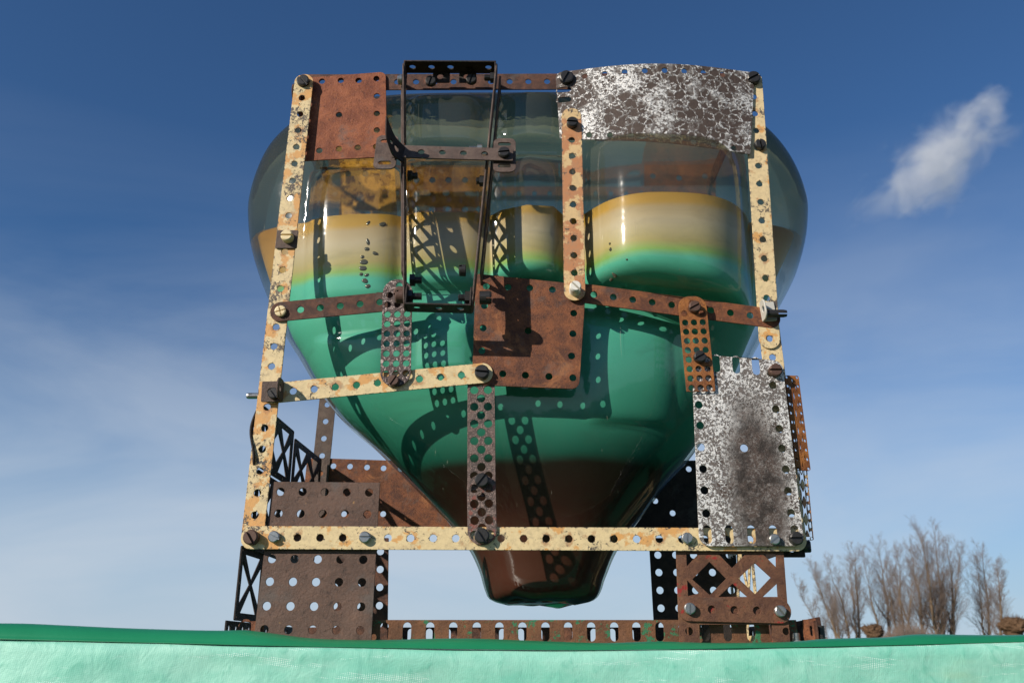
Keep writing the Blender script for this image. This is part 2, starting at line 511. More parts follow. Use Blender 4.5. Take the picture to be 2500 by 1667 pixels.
def colour_layer():
    """pigment bands fused inside the glass: amber, cream, teal (shade painted into its foot), brown, by height (tilted a little)"""
    n = Nodes('banded_enamel')
    sp = n.t.nodes.new('ShaderNodeSeparateXYZ'); n.t.links.new(n.obj, sp.inputs[0])
    h = n.math('SUBTRACT', sp.outputs[2], n.math('MULTIPLY', n.math('MAXIMUM', sp.outputs[1], 0.0), 0.06))
    h = n.math('ADD', h, n.math('MULTIPLY', n.math('SUBTRACT', n.noise(9, 2, 0.5), 0.5), 0.012))
    h = n.math('ADD', h, n.math('MULTIPLY', n.noise(1.0, 3, 0.6, vec=n.scaled((18, 18, 420))), 0.0015))
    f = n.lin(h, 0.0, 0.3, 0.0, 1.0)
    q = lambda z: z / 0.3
    c = n.ramp(f, [(q(0.055), (0.070, 0.023, 0.015)), (q(0.080), (0.026, 0.008, 0.005)), (q(0.104), (0.012, 0.008, 0.005)), (q(0.110), (0.010, 0.09, 0.062)),  # centre plate's shadow put into the colour at the foot of the teal
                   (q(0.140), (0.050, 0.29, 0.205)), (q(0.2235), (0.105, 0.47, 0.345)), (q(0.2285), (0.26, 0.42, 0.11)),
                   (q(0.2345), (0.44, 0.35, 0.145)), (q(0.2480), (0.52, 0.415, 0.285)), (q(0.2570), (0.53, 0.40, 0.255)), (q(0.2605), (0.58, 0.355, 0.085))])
    # the two side lobes were blown from amber glass: a deeper brown-amber band there
    side = n.math('MAXIMUM', n.step(sp.outputs[0], -0.142, -0.158), n.step(sp.outputs[0], 0.158, 0.176))
    c = n.mix(n.math('MULTIPLY', n.math('MULTIPLY', side, n.step(h, 0.222, 0.234)), 0.9), c, (0.40, 0.20, 0.035))
    sw = n.noise(1.0, 4, 0.6, 0.6, vec=n.scaled((26, 26, 60)))
    c = n.mix(n.math('MULTIPLY', n.step(sw, 0.5, 0.72), 0.16), c, (0.02, 0.05, 0.035))
    n.b.inputs['Coat Weight'].default_value = 0.0
    return n.done(c, 0.42, 0.0, 0.12)
M['enamel'] = colour_layer()

def cloth():
    n = Nodes('mint_woven_cloth')
    t = n.t
    big = n.noise(1.0, 5, 0.6, vec=n.scaled((30, 30, 70)))
    blot = n.noise(1.0, 5, 0.62, 0.5, vec=n.scaled((120, 120, 90)))
    c = n.mix(n.step(big, 0.3, 0.7), (0.17, 0.52, 0.39), (0.29, 0.62, 0.49))
    c = n.mix(n.math('MULTIPLY', n.step(blot, 0.54, 0.72), 0.6), c, (0.10, 0.42, 0.30))
    c = n.mix(n.math('MULTIPLY', n.step(n.noise(1.0, 4, 0.6, vec=n.scaled((9, 9, 26))), 0.6, 0.75), 0.35), c, (0.45, 0.52, 0.28))
    sp = n.t.nodes.new('ShaderNodeSeparateXYZ'); t.links.new(n.obj, sp.inputs[0])
    wx = n.math('SINE', n.math('MULTIPLY', n.math('ADD', sp.outputs[0], sp.outputs[2]), 3700))
    wz = n.math('SINE', n.math('MULTIPLY', n.math('SUBTRACT', sp.outputs[2], n.math('MULTIPLY', sp.outputs[0], 0.6)), 4300))
    wv = n.math('MULTIPLY', wx, wz)
    glit = n.step(n.noise(1.0, 4, 0.7, 0.3, vec=n.scaled((14, 14, 130))), 0.57, 0.64)   # bands of shiny threads
    c = n.mix(n.math('MULTIPLY', n.math('MULTIPLY', glit, n.step(wv, 0.15, 0.5)), 0.85), c, (0.75, 0.93, 0.85))
    h = n.math('ADD', n.math('MULTIPLY', wv, 0.02), n.math('ADD', blot, n.noise(1.0, 4, 0.55, vec=n.scaled((45, 45, 35)))))
    n.bump(h, 0.4, 0.0014)
    n.done(c, n.lin(glit, 0, 1, 0.55, 0.25), 0.0, 0.5)
    n.b.inputs['Sheen Weight'].default_value = 0.3
    return n.m
M['cloth'] = cloth()

def green_plastic():
    n = Nodes('green_pvc_sheet')
    c = n.mix(n.noise(30, 4, 0.6), (0.008, 0.17, 0.07), (0.016, 0.23, 0.105))
    c = n.mix(n.math('MULTIPLY', n.step(n.noise(1.0, 4, 0.6, vec=n.scaled((22, 40, 60))), 0.62, 0.72), 0.4), c, (0.12, 0.36, 0.25))
    n.bump(n.noise(60, 3, 0.5), 0.3, 0.001)
    n.done(c, 0.38, 0.0, 0.45)
    return n.m
M['green'] = green_plastic()

def simple_ground():
    n = Nodes('winter_grass')
    c = n.mix(n.noise(0.4, 8, 0.7), (0.045, 0.075, 0.022), (0.085, 0.095, 0.04))
    n.bump(n.noise(30, 6, 0.7), 0.6, 0.03)
    return n.done(c, 0.9, 0, 0.2)
M['grass'] = simple_ground()
def bark(name, lo, hi):
    n = Nodes(name)
    c = n.mix(n.noise(1.0, 6, 0.7, vec=n.scaled((9, 9, 2.5))), lo, hi)
    n.bump(n.noise(1.0, 6, 0.7, vec=n.scaled((22, 22, 5))), 0.7, 0.04)
    return n.done(c, 0.85, 0, 0.2)
M['bark'] = bark('tree_bark', (0.16, 0.105, 0.06), (0.27, 0.19, 0.115))
M['twig'] = bark('tree_twigs', (0.15, 0.112, 0.092), (0.24, 0.18, 0.145))
M['pollard'] = bark('pollard_bark', (0.05, 0.030, 0.018), (0.19, 0.11, 0.06))
M['wood'] = plain('trestle_wood', (0.25, 0.17, 0.09), 0.6, 0, 0.3, 12)

# ------------------------------------------------------------------ setting: ground
gv, gf = [(0, 0, -1.0)], []
NR = 64
for r in (3, 12, 40, 120, 400, 1500, 4000):
    for k in range(NR):
        a = 2 * math.pi * k / NR
        gv.append((r * math.cos(a), r * math.sin(a) + 20, -1.0 + (0 if r < 10 else 0.12 * mnoise.noise((r * math.cos(a) * 0.05, r * math.sin(a) * 0.05, 1)))))
for k in range(NR):
    gf.append((0, 1 + k, 1 + (k + 1) % NR))
for j in range(6):
    for k in range(NR):
        a, b = 1 + j * NR + k, 1 + j * NR + (k + 1) % NR
        gf.append((a, a + NR, b + NR, b))
ground = tag(link('ground', pymesh('ground', gv, gf, True), M['grass']), kind='structure')

# ------------------------------------------------------------------ table, its cloth and the plastic sheet
EDGE_Y = -0.060
edge_px = [(-900, 1455), (-300, 1462), (0, 1468), (250, 1474), (500, 1480), (750, 1486), (1000, 1490), (1250, 1493), (1400, 1493), (1700, 1489), (2000, 1483), (2352, 1474), (2700, 1466), (3300, 1455)]
lip_px = [(-900, 20), (-300, 26), (0, 33), (120, 31), (260, 28), (420, 27), (500, 28), (540, 30), (600, 25), (700, 15), (800, 13), (900, 15), (1000, 19), (1100, 20), (1250, 16), (1400, 12), (1520, 14), (1650, 9), (1780, 8), (1850, 9), (1900, 13), (2000, 14), (2060, 14), (2130, 19), (2250, 15), (2352, 12), (2700, 14), (3300, 20)]
edge_w = [(at(x, y, EDGE_Y).x, at(x, y, EDGE_Y).z) for x, y in edge_px]
lip_w = []
for x, d in lip_px:
    e = scurve(edge_px, x)
    a, b = at(x, e, EDGE_Y), at(x, e - d, EDGE_Y + 0.012)
    lip_w.append((a.x, b.z - a.z))
def table_z(x, y):
    k = min(1.0, max(0.0, (y - EDGE_Y) / 0.05))
    return lerp(scurve(edge_w, x), min(0.0, scurve(edge_w, x)), k * k)

table = tag(link('display_table', None, None, None, Matrix.Translation((0, 0.27, -1.0))),
            'long table covered in pale mint woven cloth under the green sheet', 'table')
NX = 420
XS = [lerp(-0.95, 0.95, i / NX) for i in range(NX + 1)]
rows = []
for k in range(26):                                     # front drape, from hem to edge, then the top
    rows.append(('f', k / 25.0))
for y in (0.004, 0.012, 0.03, 0.06, 0.12, 0.25, 0.4, 0.6):
    rows.append(('t', y))
cv, cf = [], []
for kind, q in rows:
    for x in XS:
        ez = scurve(edge_w, x)
        if kind == 'f':
            z = ez - 0.30 * (1 - q) ** 1.6 - 0.0
            dz = ez - z
            w = 0.0016 * mnoise.noise((x * 16, dz * 55, 3.1)) + 0.0009 * mnoise.noise((x * 60, dz * 140, 7.7))
            w *= min(1, dz / 0.004)
            y = EDGE_Y - 0.0015 - 0.02 * dz - w - 0.004 * math.sin(x * 23) * min(1, dz / 0.1)
            if dz < 0.002: y += 0.0015 * (1 - dz / 0.002)
            cv.append((x, y, z))
        else:
            y = EDGE_Y + q
            cv.append((x, y, table_z(x, y) - 0.0004 * min(1, q / 0.01)))
W1 = NX + 1
for j in range(len(rows) - 1):
    for i in range(NX):
        a = j * W1 + i
        cf.append((a, a + 1, a + 1 + W1, a + W1))
link('cloth_cover', pymesh('cloth_cover', cv, cf, True), M['cloth'], table)
def box_mesh(name, x0, x1, y0, y1, z0, z1):
    v = [(x, y, z) for z in (z0, z1) for y in (y0, y1) for x in (x0, x1)]
    return pymesh(name, v, [(0, 2, 3, 1), (4, 5, 7, 6), (0, 1, 5, 4), (2, 6, 7, 3), (0, 4, 6, 2), (1, 3, 7, 5)])
link('tabletop', box_mesh('tabletop', -0.93, 0.93, EDGE_Y + 0.006, 0.535, -0.045, -0.006), M['wood'], table)
for sx in (-0.85, 0.85):
    for sy in (0.0, 0.48):
        link('leg', box_mesh('leg', sx - 0.025, sx + 0.025, sy - 0.02, sy + 0.03, -1.0, -0.045), M['wood'], table)

sv, sf = [], []
prof = [(-0.0008, -0.03), (0.0000, 0.02), (0.0008, 0.22), (0.003, 0.55), (0.007, 0.86), (0.0105, 0.985), (0.012, 1.0), (0.0145, 0.97), (0.019, 0.8), (0.026, 0.5), (0.034, 0.24), (0.042, 0.10), (0.05, 0.0)]
for dy, k in prof:
    for x in XS:
        hh = scurve(lip_w, x)
        wob = 0.0012 * mnoise.noise((x * 25, 1.7, 4)) * (1 if k < 1 else 0)
        sv.append((x, EDGE_Y + dy + wob, table_z(x, EDGE_Y + dy) + (0.0002 if dy < 0.002 else 0.0007) + hh * k))
for y in (0.0, 0.03, 0.08, 0.16, 0.3, 0.5):
    for x in XS:
        sv.append((x, y, table_z(x, y) + 0.0007))
nr = len(prof) + 6
for j in range(nr - 1):
    for i in range(NX):
        a = j * W1 + i
        sf.append((a, a + 1, a + 1 + W1, a + W1))
sh = link('plastic_sheet', pymesh('plastic_sheet', sv, sf, True), M['green'])
so = sh.modifiers.new('thickness', 'SOLIDIFY'); so.thickness = 0.0004; so.offset = 1
tag(sh, 'dark green wavy plastic sheet lying on the mint cloth table under the sculpture', 'plastic sheet')
BASE = 0.0016                                            # top of the sheet under the sculpture

# ------------------------------------------------------------------ the metal frame
FR = tag(link('metal_frame', None, None, None, Matrix.Translation((0.006, 0.07, BASE))),
         'rusty openwork frame of bolted perforated metal strips and plates around the glass vessel', 'metal frame')

def hole_list(n, pitch, r=HOLE, skip=()):
    return [circle(i * pitch, 0, r) for i in range(n) if i not in skip]

def strip3(A, B, wdir, n, mat, label=None, width=P, t=0.001, ends=('round', 'round'), ext=(None, None), name='perforated_strip', hole=HOLE, fn=None):
    """perforated strip; A and B are its first and last hole, wdir points across it"""
    A, B = Vector(A), Vector(B)
    Lg = (B - A).length
    pitch = Lg / (n - 1)
    w = width / 2
    e0 = w if ext[0] is None else ext[0]
    e1 = w if ext[1] is None else ext[1]
    r = [w * (0.97 if ends[0] == 'round' else 0.08), w * (0.97 if ends[1] == 'round' else 0.08)]
    outer = round_poly([(-e0, -w), (Lg + e1, -w), (Lg + e1, w), (-e0, w)], [r[0], r[1], r[1], r[0]], 7)
    me = plate_mesh(name, outer, hole_list(n, pitch, hole), t)
    if fn:
        bend(me, 0, [Lg * k / 12 for k in range(13)], fn)
    o = link(name, me, mat, FR, frame_axes(A, B - A, wdir))
    if label: o['label'] = label
    o['hole_pitch'] = pitch
    return o

def front_strip(a, b, n, p, mat, label=None, **k):
    A, B = at(a[0], a[1], -p), at(b[0], b[1], -p)
    d = B - A
    return strip3(A, B, (d.z, 0, -d.x) if abs(d.x) < abs(d.z) else (-d.z * 0, 0, 1), n, mat, label, **k)

def bolt_mesh(r=0.0042, h=0.003, slot_a=0.5, dome=0.3, cross=False, shank=0.0):
    n = 20
    bm = bmesh.new()
    s = r * 0.16
    def ring(z, rr, pts):
        return [bm.verts.new((x * rr / r, y * rr / r, z)) for x, y in pts]
    # lower drum
    pts = [(r * math.cos(2 * math.pi * i / n), r * math.sin(2 * math.pi * i / n)) for i in range(n)]
    zs = h * 0.55
    a, b = ring(-shank, r, pts), ring(zs, r, pts)
    for i in range(n):
        bm.faces.new((a[i], a[(i + 1) % n], b[(i + 1) % n], b[i]))
    bm.faces.new(b)
    # two (or four) raised segments that leave the driver slot open
    quads = 2 if not cross else 4
    for q in range(quads):
        if quads == 2:
            a0 = math.asin(s / r)
            arc = [q * math.pi + lerp(a0, math.pi - a0, i / 10) for i in range(11)]
        else:
            a0 = math.asin(s / r)
            arc = [q * math.pi / 2 + lerp(a0, math.pi / 2 - a0, i / 6) for i in range(7)]
        seg = [(r * math.cos(t), r * math.sin(t)) for t in arc]
        if quads == 4:
            m = q * math.pi / 2
            seg.append((s * math.cos(m) - s * math.sin(m), s * math.sin(m) + s * math.cos(m)))
        lo = [bm.verts.new((x, y, zs - 1e-5)) for x, y in seg]
        mi = [bm.verts.new((x, y, h * (1 - dome * 0.5))) for x, y in seg]
        hi = [bm.verts.new((x * 0.8, y if False else y * 0.8 + (0 if quads == 4 else 0.2 * s * (1 if q == 0 else -1)), h)) for x, y in seg]
        m = len(seg)
        for u, v in ((lo, mi), (mi, hi)):
            for i in range(m):
                bm.faces.new((u[i], u[(i + 1) % m], v[(i + 1) % m], v[i]))
        bm.faces.new(hi)
    bmesh.ops.rotate(bm, verts=bm.verts, cent=(0, 0, 0), matrix=Matrix.Rotation(slot_a, 3, 'Z'))
    bmesh.ops.recalc_face_normals(bm, faces=bm.faces)
    me = bpy.data.meshes.new('bolt')
    bm.to_mesh(me); bm.free()
    return me

def nut_mesh(r=0.0044, h=0.003, thread=0.004, hexa=True):
    """hexagonal (or square) nut with a threaded stud end"""
    bm = bmesh.new()
    def prism(n, rr, z0, z1, ph=0.0):
        a = [bm.verts.new((rr * math.cos(ph + 2 * math.pi * i / n), rr * math.sin(ph + 2 * math.pi * i / n), z0)) for i in range(n)]
        b = [bm.verts.new((v.co.x, v.co.y, z1)) for v in a]
        for i in range(n): bm.faces.new((a[i], a[(i + 1) % n], b[(i + 1) % n], b[i]))
        bm.faces.new(b); bm.faces.new(a[::-1])
    prism(6 if hexa else 4, r, 0, h, 0.3)
    z = h + 1e-5
    k = 0
    while z < h + thread:
        prism(12, 0.0019 if k % 2 else 0.00225, z, z + 0.0004); z += 0.0004; k += 1
    bmesh.ops.recalc_face_normals(bm, faces=bm.faces)
    me = bpy.data.meshes.new('nut')
    bm.to_mesh(me); bm.free()
    return me

def bolt(parent, pos, d=(0, -1, 0), mat='bolt_dark', label=None, **k):
    me = bolt_mesh(**k)
    d = Vector(d)
    up = Vector((0, 0, 1)) if abs(d.z) < 0.9 else Vector((1, 0, 0))
    ex = up.cross(d) * -1
    o = link('bolt', me, M[mat], parent, frame_axes(pos, d.cross(up) * -1, up) if True else None)
    # frame_axes gives ez = ex x ey; make sure it looks along d
    Mx = frame_axes(pos, up.cross(d), up)
    ez = Vector((Mx[0][2], Mx[1][2], Mx[2][2]))
    if ez.dot(d) < 0:
        Mx = frame_axes(pos, d.cross(up), up)
    WORLD[o.name] = Mx
    o.matrix_local = WORLD[parent.name].inverted() @ Mx
    if label: o['label'] = label
    return o

def nut(parent, pos, d, mat='bolt_dark', **k):
    d = Vector(d)
    up = Vector((0, 0, 1)) if abs(d.z) < 0.9 else Vector((1, 0, 0))
    Mx = frame_axes(pos, up.cross(d), up)
    if Vector((Mx[0][2], Mx[1][2], Mx[2][2])).dot(d) < 0:
        Mx = frame_axes(pos, d.cross(up), up)
    return link('nut', nut_mesh(**k), M[mat], parent, Mx)

def fb(parent, x, y, p, mat='bolt_dark', **k):
    return bolt(parent, at(x, y, -p), (0, -1, 0), mat, **k)

def plate(corners, p, holes, mat, label=None, rad=0.001, r=HOLE, t=0.001, bulge=None, name='perforated_plate', slots=(), poly=(), tilt=None):
    """sheet whose outline is given by corners in the vertical plane at depth -p"""
    pts = [at(x, y, -p) for x, y in corners]
    c = sum(pts, Vector()) / len(pts)
    loc = lambda x, y: ((at(x, y, -p) - c).x, (at(x, y, -p) - c).z)
    outer = round_poly([((q - c).x, (q - c).z) for q in pts], rad, 6)
    hs = [circle(*loc(x, y), r) for x, y in holes]
    hs += [slot(*loc(x, y), r, hl, v) for x, y, hl, v in slots]
    hs += [[loc(x, y) for x, y in pl] for pl in poly]
    me = plate_mesh(name, outer, hs, t)
    if bulge:
        xs = [q[0] for q in outer]
        x0, x1 = min(xs), max(xs)
        bend(me, 0, [lerp(x0, x1, k / 18) for k in range(1, 18)], lambda co: bulge(co, (co.x - x0) / (x1 - x0)))
    o = link(name, me, mat, FR, frame_axes(c, (1, 0, 0), (0, 0, 1)))
    if label: o['label'] = label
    return o

def grid(tl, tr, bl, br, nc, nrw, skip=lambda i, j: False):
    res = []
    for j in range(nrw):
        for i in range(nc):
            if skip(i, j): continue
            u, v = i / max(1, nc - 1), j / max(1, nrw - 1)
            x = lerp(lerp(tl[0], tr[0], u), lerp(bl[0], br[0], u), v)
            y = lerp(lerp(tl[1], tr[1], u), lerp(bl[1], br[1], u), v)
            res.append((x, y))
    return res
def rim(nc, nrw, centre=True):
    return lambda i, j: not (i in (0, nc - 1) or j in (0, nrw - 1) or (centre and i == nc // 2 and j == nrw // 2))

# --- posts and long strips of the front
lp = front_strip((698, 190), (580, 1235), 25, 0.0, M['cream_worn'], 'cream and orange painted left post, flaking')
rp = front_strip((1729, 185), (1767, 778), 15, 0.0, M['cream_pale'], 'pale cream painted upper right post')
rp2 = front_strip((1764, 736), (1826, 1238), 12, -0.0013, M['cream_pale'], 'pale cream painted lower right post behind the silvery plate')
ts = front_strip((698, 190), (1729, 187), 25, -0.0060, M['rust_dark'], 'dark rusty top rail')
bs = front_strip((580, 1234), (1826, 1239), 25, 0.0013, M['cream'], 'long cream painted bottom rail')
cp = front_strip((1313, 287), (1320, 668), 11, 0.0042, M['cream_rusty'], 'orange and cream centre post', width=0.0131, ext=(0.0125, None))
ls = front_strip((645, 716), (918, 690), 7, 0.0016, M['rust_dark'], 'short dark rusty rail on the left')
cs = front_strip((625, 903), (1108, 857), 11, 0.0024, M['cream'], 'cream painted rail crossing the funnel, sloping up', width=0.0124)
rs = front_strip((1320, 671), (1768, 731), 11, 0.0004, M['rust'], 'rusty rail on the right, sloping down')

# --- plates of the front
def holes_top_left():
    return [(740, 188), (783, 186), (824, 186), (865, 182), (866, 222), (866, 262), (866, 300), (734, 347), (779, 343), (822, 340), (864, 338), (779, 265)]
pl_tl = plate([(690, 181), (886, 166), (889, 361), (690, 371)], -0.0042, holes_top_left(), M['rust_red'], 'red rusty plate in the upper left corner', [0.001, 0.004, 0.0015, 0.001])
def bul(co, u):
    k = math.sin(math.pi * min(1, max(0, u))) ** 1.1
    co.z += 0.0092 * k * (0.9 + 0.1 * co.y / 0.02)
    return co
hs = [(1342 + 44.8 * i, 184 - 0.3 * i) for i in range(8)] + [(1352 + 47.3 * i, 317 + 4.3 * i) for i in range(8)]
pl_tr = plate([(1276, 168), (1733, 168), (1722, 358), (1286, 322)], 0.0014, hs, M['crackle'],
              'curved silvery crazed plate in the upper right corner', [0.004, 0.001, 0.001, 0.003], bulge=bul,
              slots=[(1295, 209, 0.0030, False), (1295, 232, 0.0030, False)], r=0.0020)
pl_c = plate([(1093, 629), (1346, 655), (1330, 894), (1084, 884)], 0.0012,
             [(1117, 658), (1167, 660), (1217, 662), (1269, 666), (1113, 703), (1110, 754), (1107, 806), (1155, 859), (1207, 862), (1261, 865), (1316, 868), (1318, 720), (1316, 767), (1313, 818), (1213, 760)],
             M['rust'], 'square rusty plate at the centre', [0.002, 0.001, 0.005, 0.001])
pl_br = plate([(1588, 812), (1796, 829), (1848, 1254), (1606, 1254)], 0.0040,
              [(1605, 930), (1608, 977), (1610, 1027), (1615, 1077), (1618, 1126), (1622, 1179), (1775, 885), (1782, 940), (1790, 985), (1796, 1030), (1805, 1078), (1810, 1128), (1817, 1178), (1709, 1029), (1771, 858)],
              M['crackle_fine'], 'tall silvery crazed plate with a dark sooty patch, lower right', [0.001, 0.006, 0.006, 0.006],
              slots=[(1645, 835, 0.0032, True), (1691, 838, 0.0032, True), (1736, 841, 0.0032, True)] + [(x, 1227, 0.0028, True) for x in (1625, 1675, 1726, 1776, 1826)], r=0.0023)

# --- narrow perforated strips
def perf(a, b, wpx, p, mat, label, hset, rads, r=0.00245):
    A, B = at(a[0], a[1], -p), at(b[0], b[1], -p)
    Lg = (B - A).length
    w = wpx / 2
    outer = round_poly([(0, -w), (Lg, -w), (Lg, w), (0, w)], rads, 8)
    me = plate_mesh('perforated_strip', outer, [circle(u * Lg, v * w, r, 16) for u, v in hset], 0.0008)
    o = link('perforated_strip', me, mat, FR, frame_axes(A, B - A, (1, 0, 0)))
    o['label'] = label
    return o
hset = [(0.06, 0.1)] + [(0.152, -0.52), (0.152, 0.66)] + [(0.152 + 0.0915 * j, v) for j in range(1, 9) for v in (-0.64, 0.02, 0.68)]
hset = [h for h in hset if not (abs(h[0] - 0.2435) < 0.01 and h[1] == 0.68)]
ps1 = perf((914, 642), (908, 888), 0.0181, 0.0046, M['speckle'], 'sparkling speckled perforated strip with rounded ends', hset, [0.0088] * 4, 0.0020)
hset = [(0.075, 0.0)] + [(0.185 + 0.0975 * j, v) for j in range(0, 9) for v in (-0.62, 0.0, 0.62) if not (j == 0 and v == 0.0)]
ps2 = perf((1588, 681), (1610, 899), 0.0171, 0.0060, M['rust_orange'], 'orange rusty perforated strip beside the tall silvery plate', hset, [0.007, 0.0006, 0.0006, 0.007], 0.00195)
hset = []
for j in range(14):
    hset.append((0.035 + 0.0725 * j, 0.0) if j % 2 == 0 else (0.035 + 0.0725 * j, -0.5))
    if j % 2: hset.append((0.035 + 0.0725 * j, 0.5))
ps3 = perf((1105, 868), (1106, 1140), 0.0162, 0.0006, M['perf'], 'dark perforated strip hanging below the cream rail', hset, [0.0006] * 4)
hset = [(0.2, -0.5), (0.2, 0.5), (0.32, 0), (0.42, -0.5), (0.42, 0.5), (0.54, 0), (0.655, -0.5), (0.655, 0.5), (0.765, 0), (0.86, -0.52), (0.86, 0.52)]
ps4 = perf((1105, 1090), (1108, 1251), 0.0163, 0.0030, M['perf_red'], 'short dark perforated strip with traces of red paint over the bottom rail', hset, [0.0078] * 4)

# --- bolts of the front
def tt(o): return o
fb(lp, 697, 189, 0.0005, slot_a=-0.9)
fb(ts, 1301, 181, 0.0036, slot_a=1.1, r=0.0048)
fb(rp, 1729, 184, 0.0005, slot_a=0.5, r=0.0046, h=0.004)
fb(rp, 1744, 336, 0.0005, slot_a=-1.4, r=0.0036, h=0.004)
fb(cp, 1314, 286, 0.0047, slot_a=-0.1, r=0.0037, h=0.004)
fb(cp, 1320, 668, 0.0047, 'bolt_white', slot_a=-0.8, r=0.0036, h=0.0085, label='white bolt')
fb(cs, 1107, 857, 0.0029, slot_a=-0.1, r=0.0043, h=0.004)
fb(ps1, 905, 876, 0.0050, 'bolt_rust', slot_a=1.0, r=0.0032)
fb(ps1, 920, 676, 0.0050, 'bolt_rust', slot_a=0.4, r=0.0040, h=0.004)
fb(ls, 645, 716, 0.0021, 'bolt_cream', cross=True, r=0.0034, h=0.0022, slot_a=0.3, label='cream cross-head bolt')
fb(ps2, 1594, 708, 0.0064, 'bolt_rust', slot_a=0.5, r=0.0036, h=0.004)
fb(ps2, 1606, 822, 0.0064, slot_a=0.5, r=0.0036, h=0.004)
fb(pl_br, 1779, 853, 0.0045, 'bolt_rust', slot_a=0.0, r=0.0038, h=0.004)
fb(ps4, 1107, 1104, 0.0034, slot_a=0.9, r=0.0040, h=0.004)
fb(ps4, 1107, 1231, 0.0034, slot_a=-1.0, r=0.0042, h=0.004)
fb(bs, 580, 1235, 0.0018, 'bolt_rust', slot_a=-1.0, r=0.0042, h=0.005)
fb(bs, 631, 1233, 0.0018, 'bolt_steel', slot_a=-0.4, r=0.0032)
fb(bs, 839, 1234, 0.0018, 'bolt_steel', slot_a=0.0, r=0.0032)
fb(bs, 1577, 1236, 0.0018, 'bolt_steel', slot_a=1.5, r=0.0031)
fb(pl_br, 1777, 1239, 0.0045, 'bolt_steel', slot_a=0.6, r=0.0030)
fb(pl_br, 1826, 1237, 0.0045, slot_a=0.0, r=0.0037, h=0.004)

# --- angle brackets bolted to the posts
def angle_bracket(pos, w, hgt, depth, mat, label, flange_side=1, rot=0.0, tip=0.5):
    """plate in the front plane with a flange standing towards the viewer on one side"""
    t = 0.001
    bm = bmesh.new()
    me1 = plate_mesh('angle_bracket', round_poly([(-w / 2, -hgt / 2), (w / 2, -hgt / 2), (w / 2, hgt / 2), (-w / 2, hgt / 2)], 0.0008), [circle(-0.0008, 0, HOLE)], t)
    bm.from_mesh(me1)
    if depth > 0:
        me2 = plate_mesh('flange', round_poly([(0, -hgt / 2), (depth, -hgt / 2), (depth, hgt / 2), (0, hgt / 2)], [0.0003, depth * tip, depth * tip, 0.0003]), [circle(depth * 0.55, 0, HOLE)], t)
        me2.transform(Matrix.Translation((flange_side * (w / 2 - t / 2), 0, t / 2)) @ Matrix.Rotation(R(-90), 4, 'Y'))
        bm.from_mesh(me2)
    me = bpy.data.meshes.new('angle_bracket')
    bm.to_mesh(me); bm.free()
    Mx = frame_axes(pos, (1, 0, 0), (0, 0, 1)) @ Matrix.Rotation(rot, 4, 'Z')
    o = link('angle_bracket', me, mat, FR, Mx)
    o['label'] = label
    return o
b1 = angle_bracket(at(626, 899, -0.0038), 0.0128, 0.0125, 0.0120, M['iron_brown'], 'dark angle bracket at the left end of the sloping cream rail', 1, 0.03)
bolt(b1, at(630, 905, -0.0044), (0, -1, 0), 'bolt_dark', slot_a=-0.9, r=0.0033, h=0.003)
bolt(b1, at(596, 909, 0.004), (-1, 0, 0), 'bolt_steel', r=0.0018, h=0.0075, label='thin steel stud')
b2 = angle_bracket(at(659, 550, -0.0013), 0.0135, 0.0125, 0.0, M['iron_brown'], 'small dark bracket on the left post', 1, 0.0)
bolt(b2, at(662, 547, -0.0018), (0, -1, 0), 'bolt_cream', slot_a=0.0, r=0.0038, h=0.005, label='cream slotted bolt')
b3 = angle_bracket(at(1764, 716, -0.0012), 0.0090, 0.0125, 0.0085, M['pale_metal'], 'small pale bracket on the right post', -1, 0.08)
bolt(b3, at(1757, 720, -0.0060), (1, 0, 0), 'bolt_dark', slot_a=0.4, r=0.0024, h=0.013)

def lattice(A, ex, ey, L_, H_, nb, mat, label, bar=0.0024, edge=0.0042):
    """lattice girder: two rails with crossing diagonals"""
    outer = round_poly([(0, 0), (L_, 0), (L_, H_), (0, H_)], 0.0012)
    holes = [circle(edge * 0.5 + (L_ - edge) * i / (2 * nb), yy, 0.0009, 8) for i in range(2 * nb + 1) for yy in (edge * 0.48, H_ - edge * 0.48)]
    bw = (L_ - 2 * edge) / nb
    y0, y1 = edge, H_ - edge
    for i in range(nb):
        x0 = edge + i * bw; x1 = x0 + bw; xm = (x0 + x1) / 2; ym = (y0 + y1) / 2
        g = bar * 0.75
        holes += [[(x0 + 2 * g, y0), (x1 - 2 * g, y0), (xm, ym - g)], [(x1 - 2 * g, y1), (x0 + 2 * g, y1), (xm, ym + g)]]
        if i == 0: holes.append([(x0, y1 - 2 * g), (x0, y0 + 2 * g), (xm - g, ym)])
        else: holes.append([(x0 - bw / 2 + g, ym), (x0, y0 + 2 * g), (xm - g, ym), (x0, y1 - 2 * g)])
        if i == nb - 1: holes.append([(x1, y0 + 2 * g), (x1, y1 - 2 * g), (xm + g, ym)])
    me = plate_mesh('lattice_girder', outer, holes, 0.001, 0.0001)
    o = link('lattice_girder', me, mat, FR, frame_axes(A, ex, ey))
    o['label'] = label
    return o

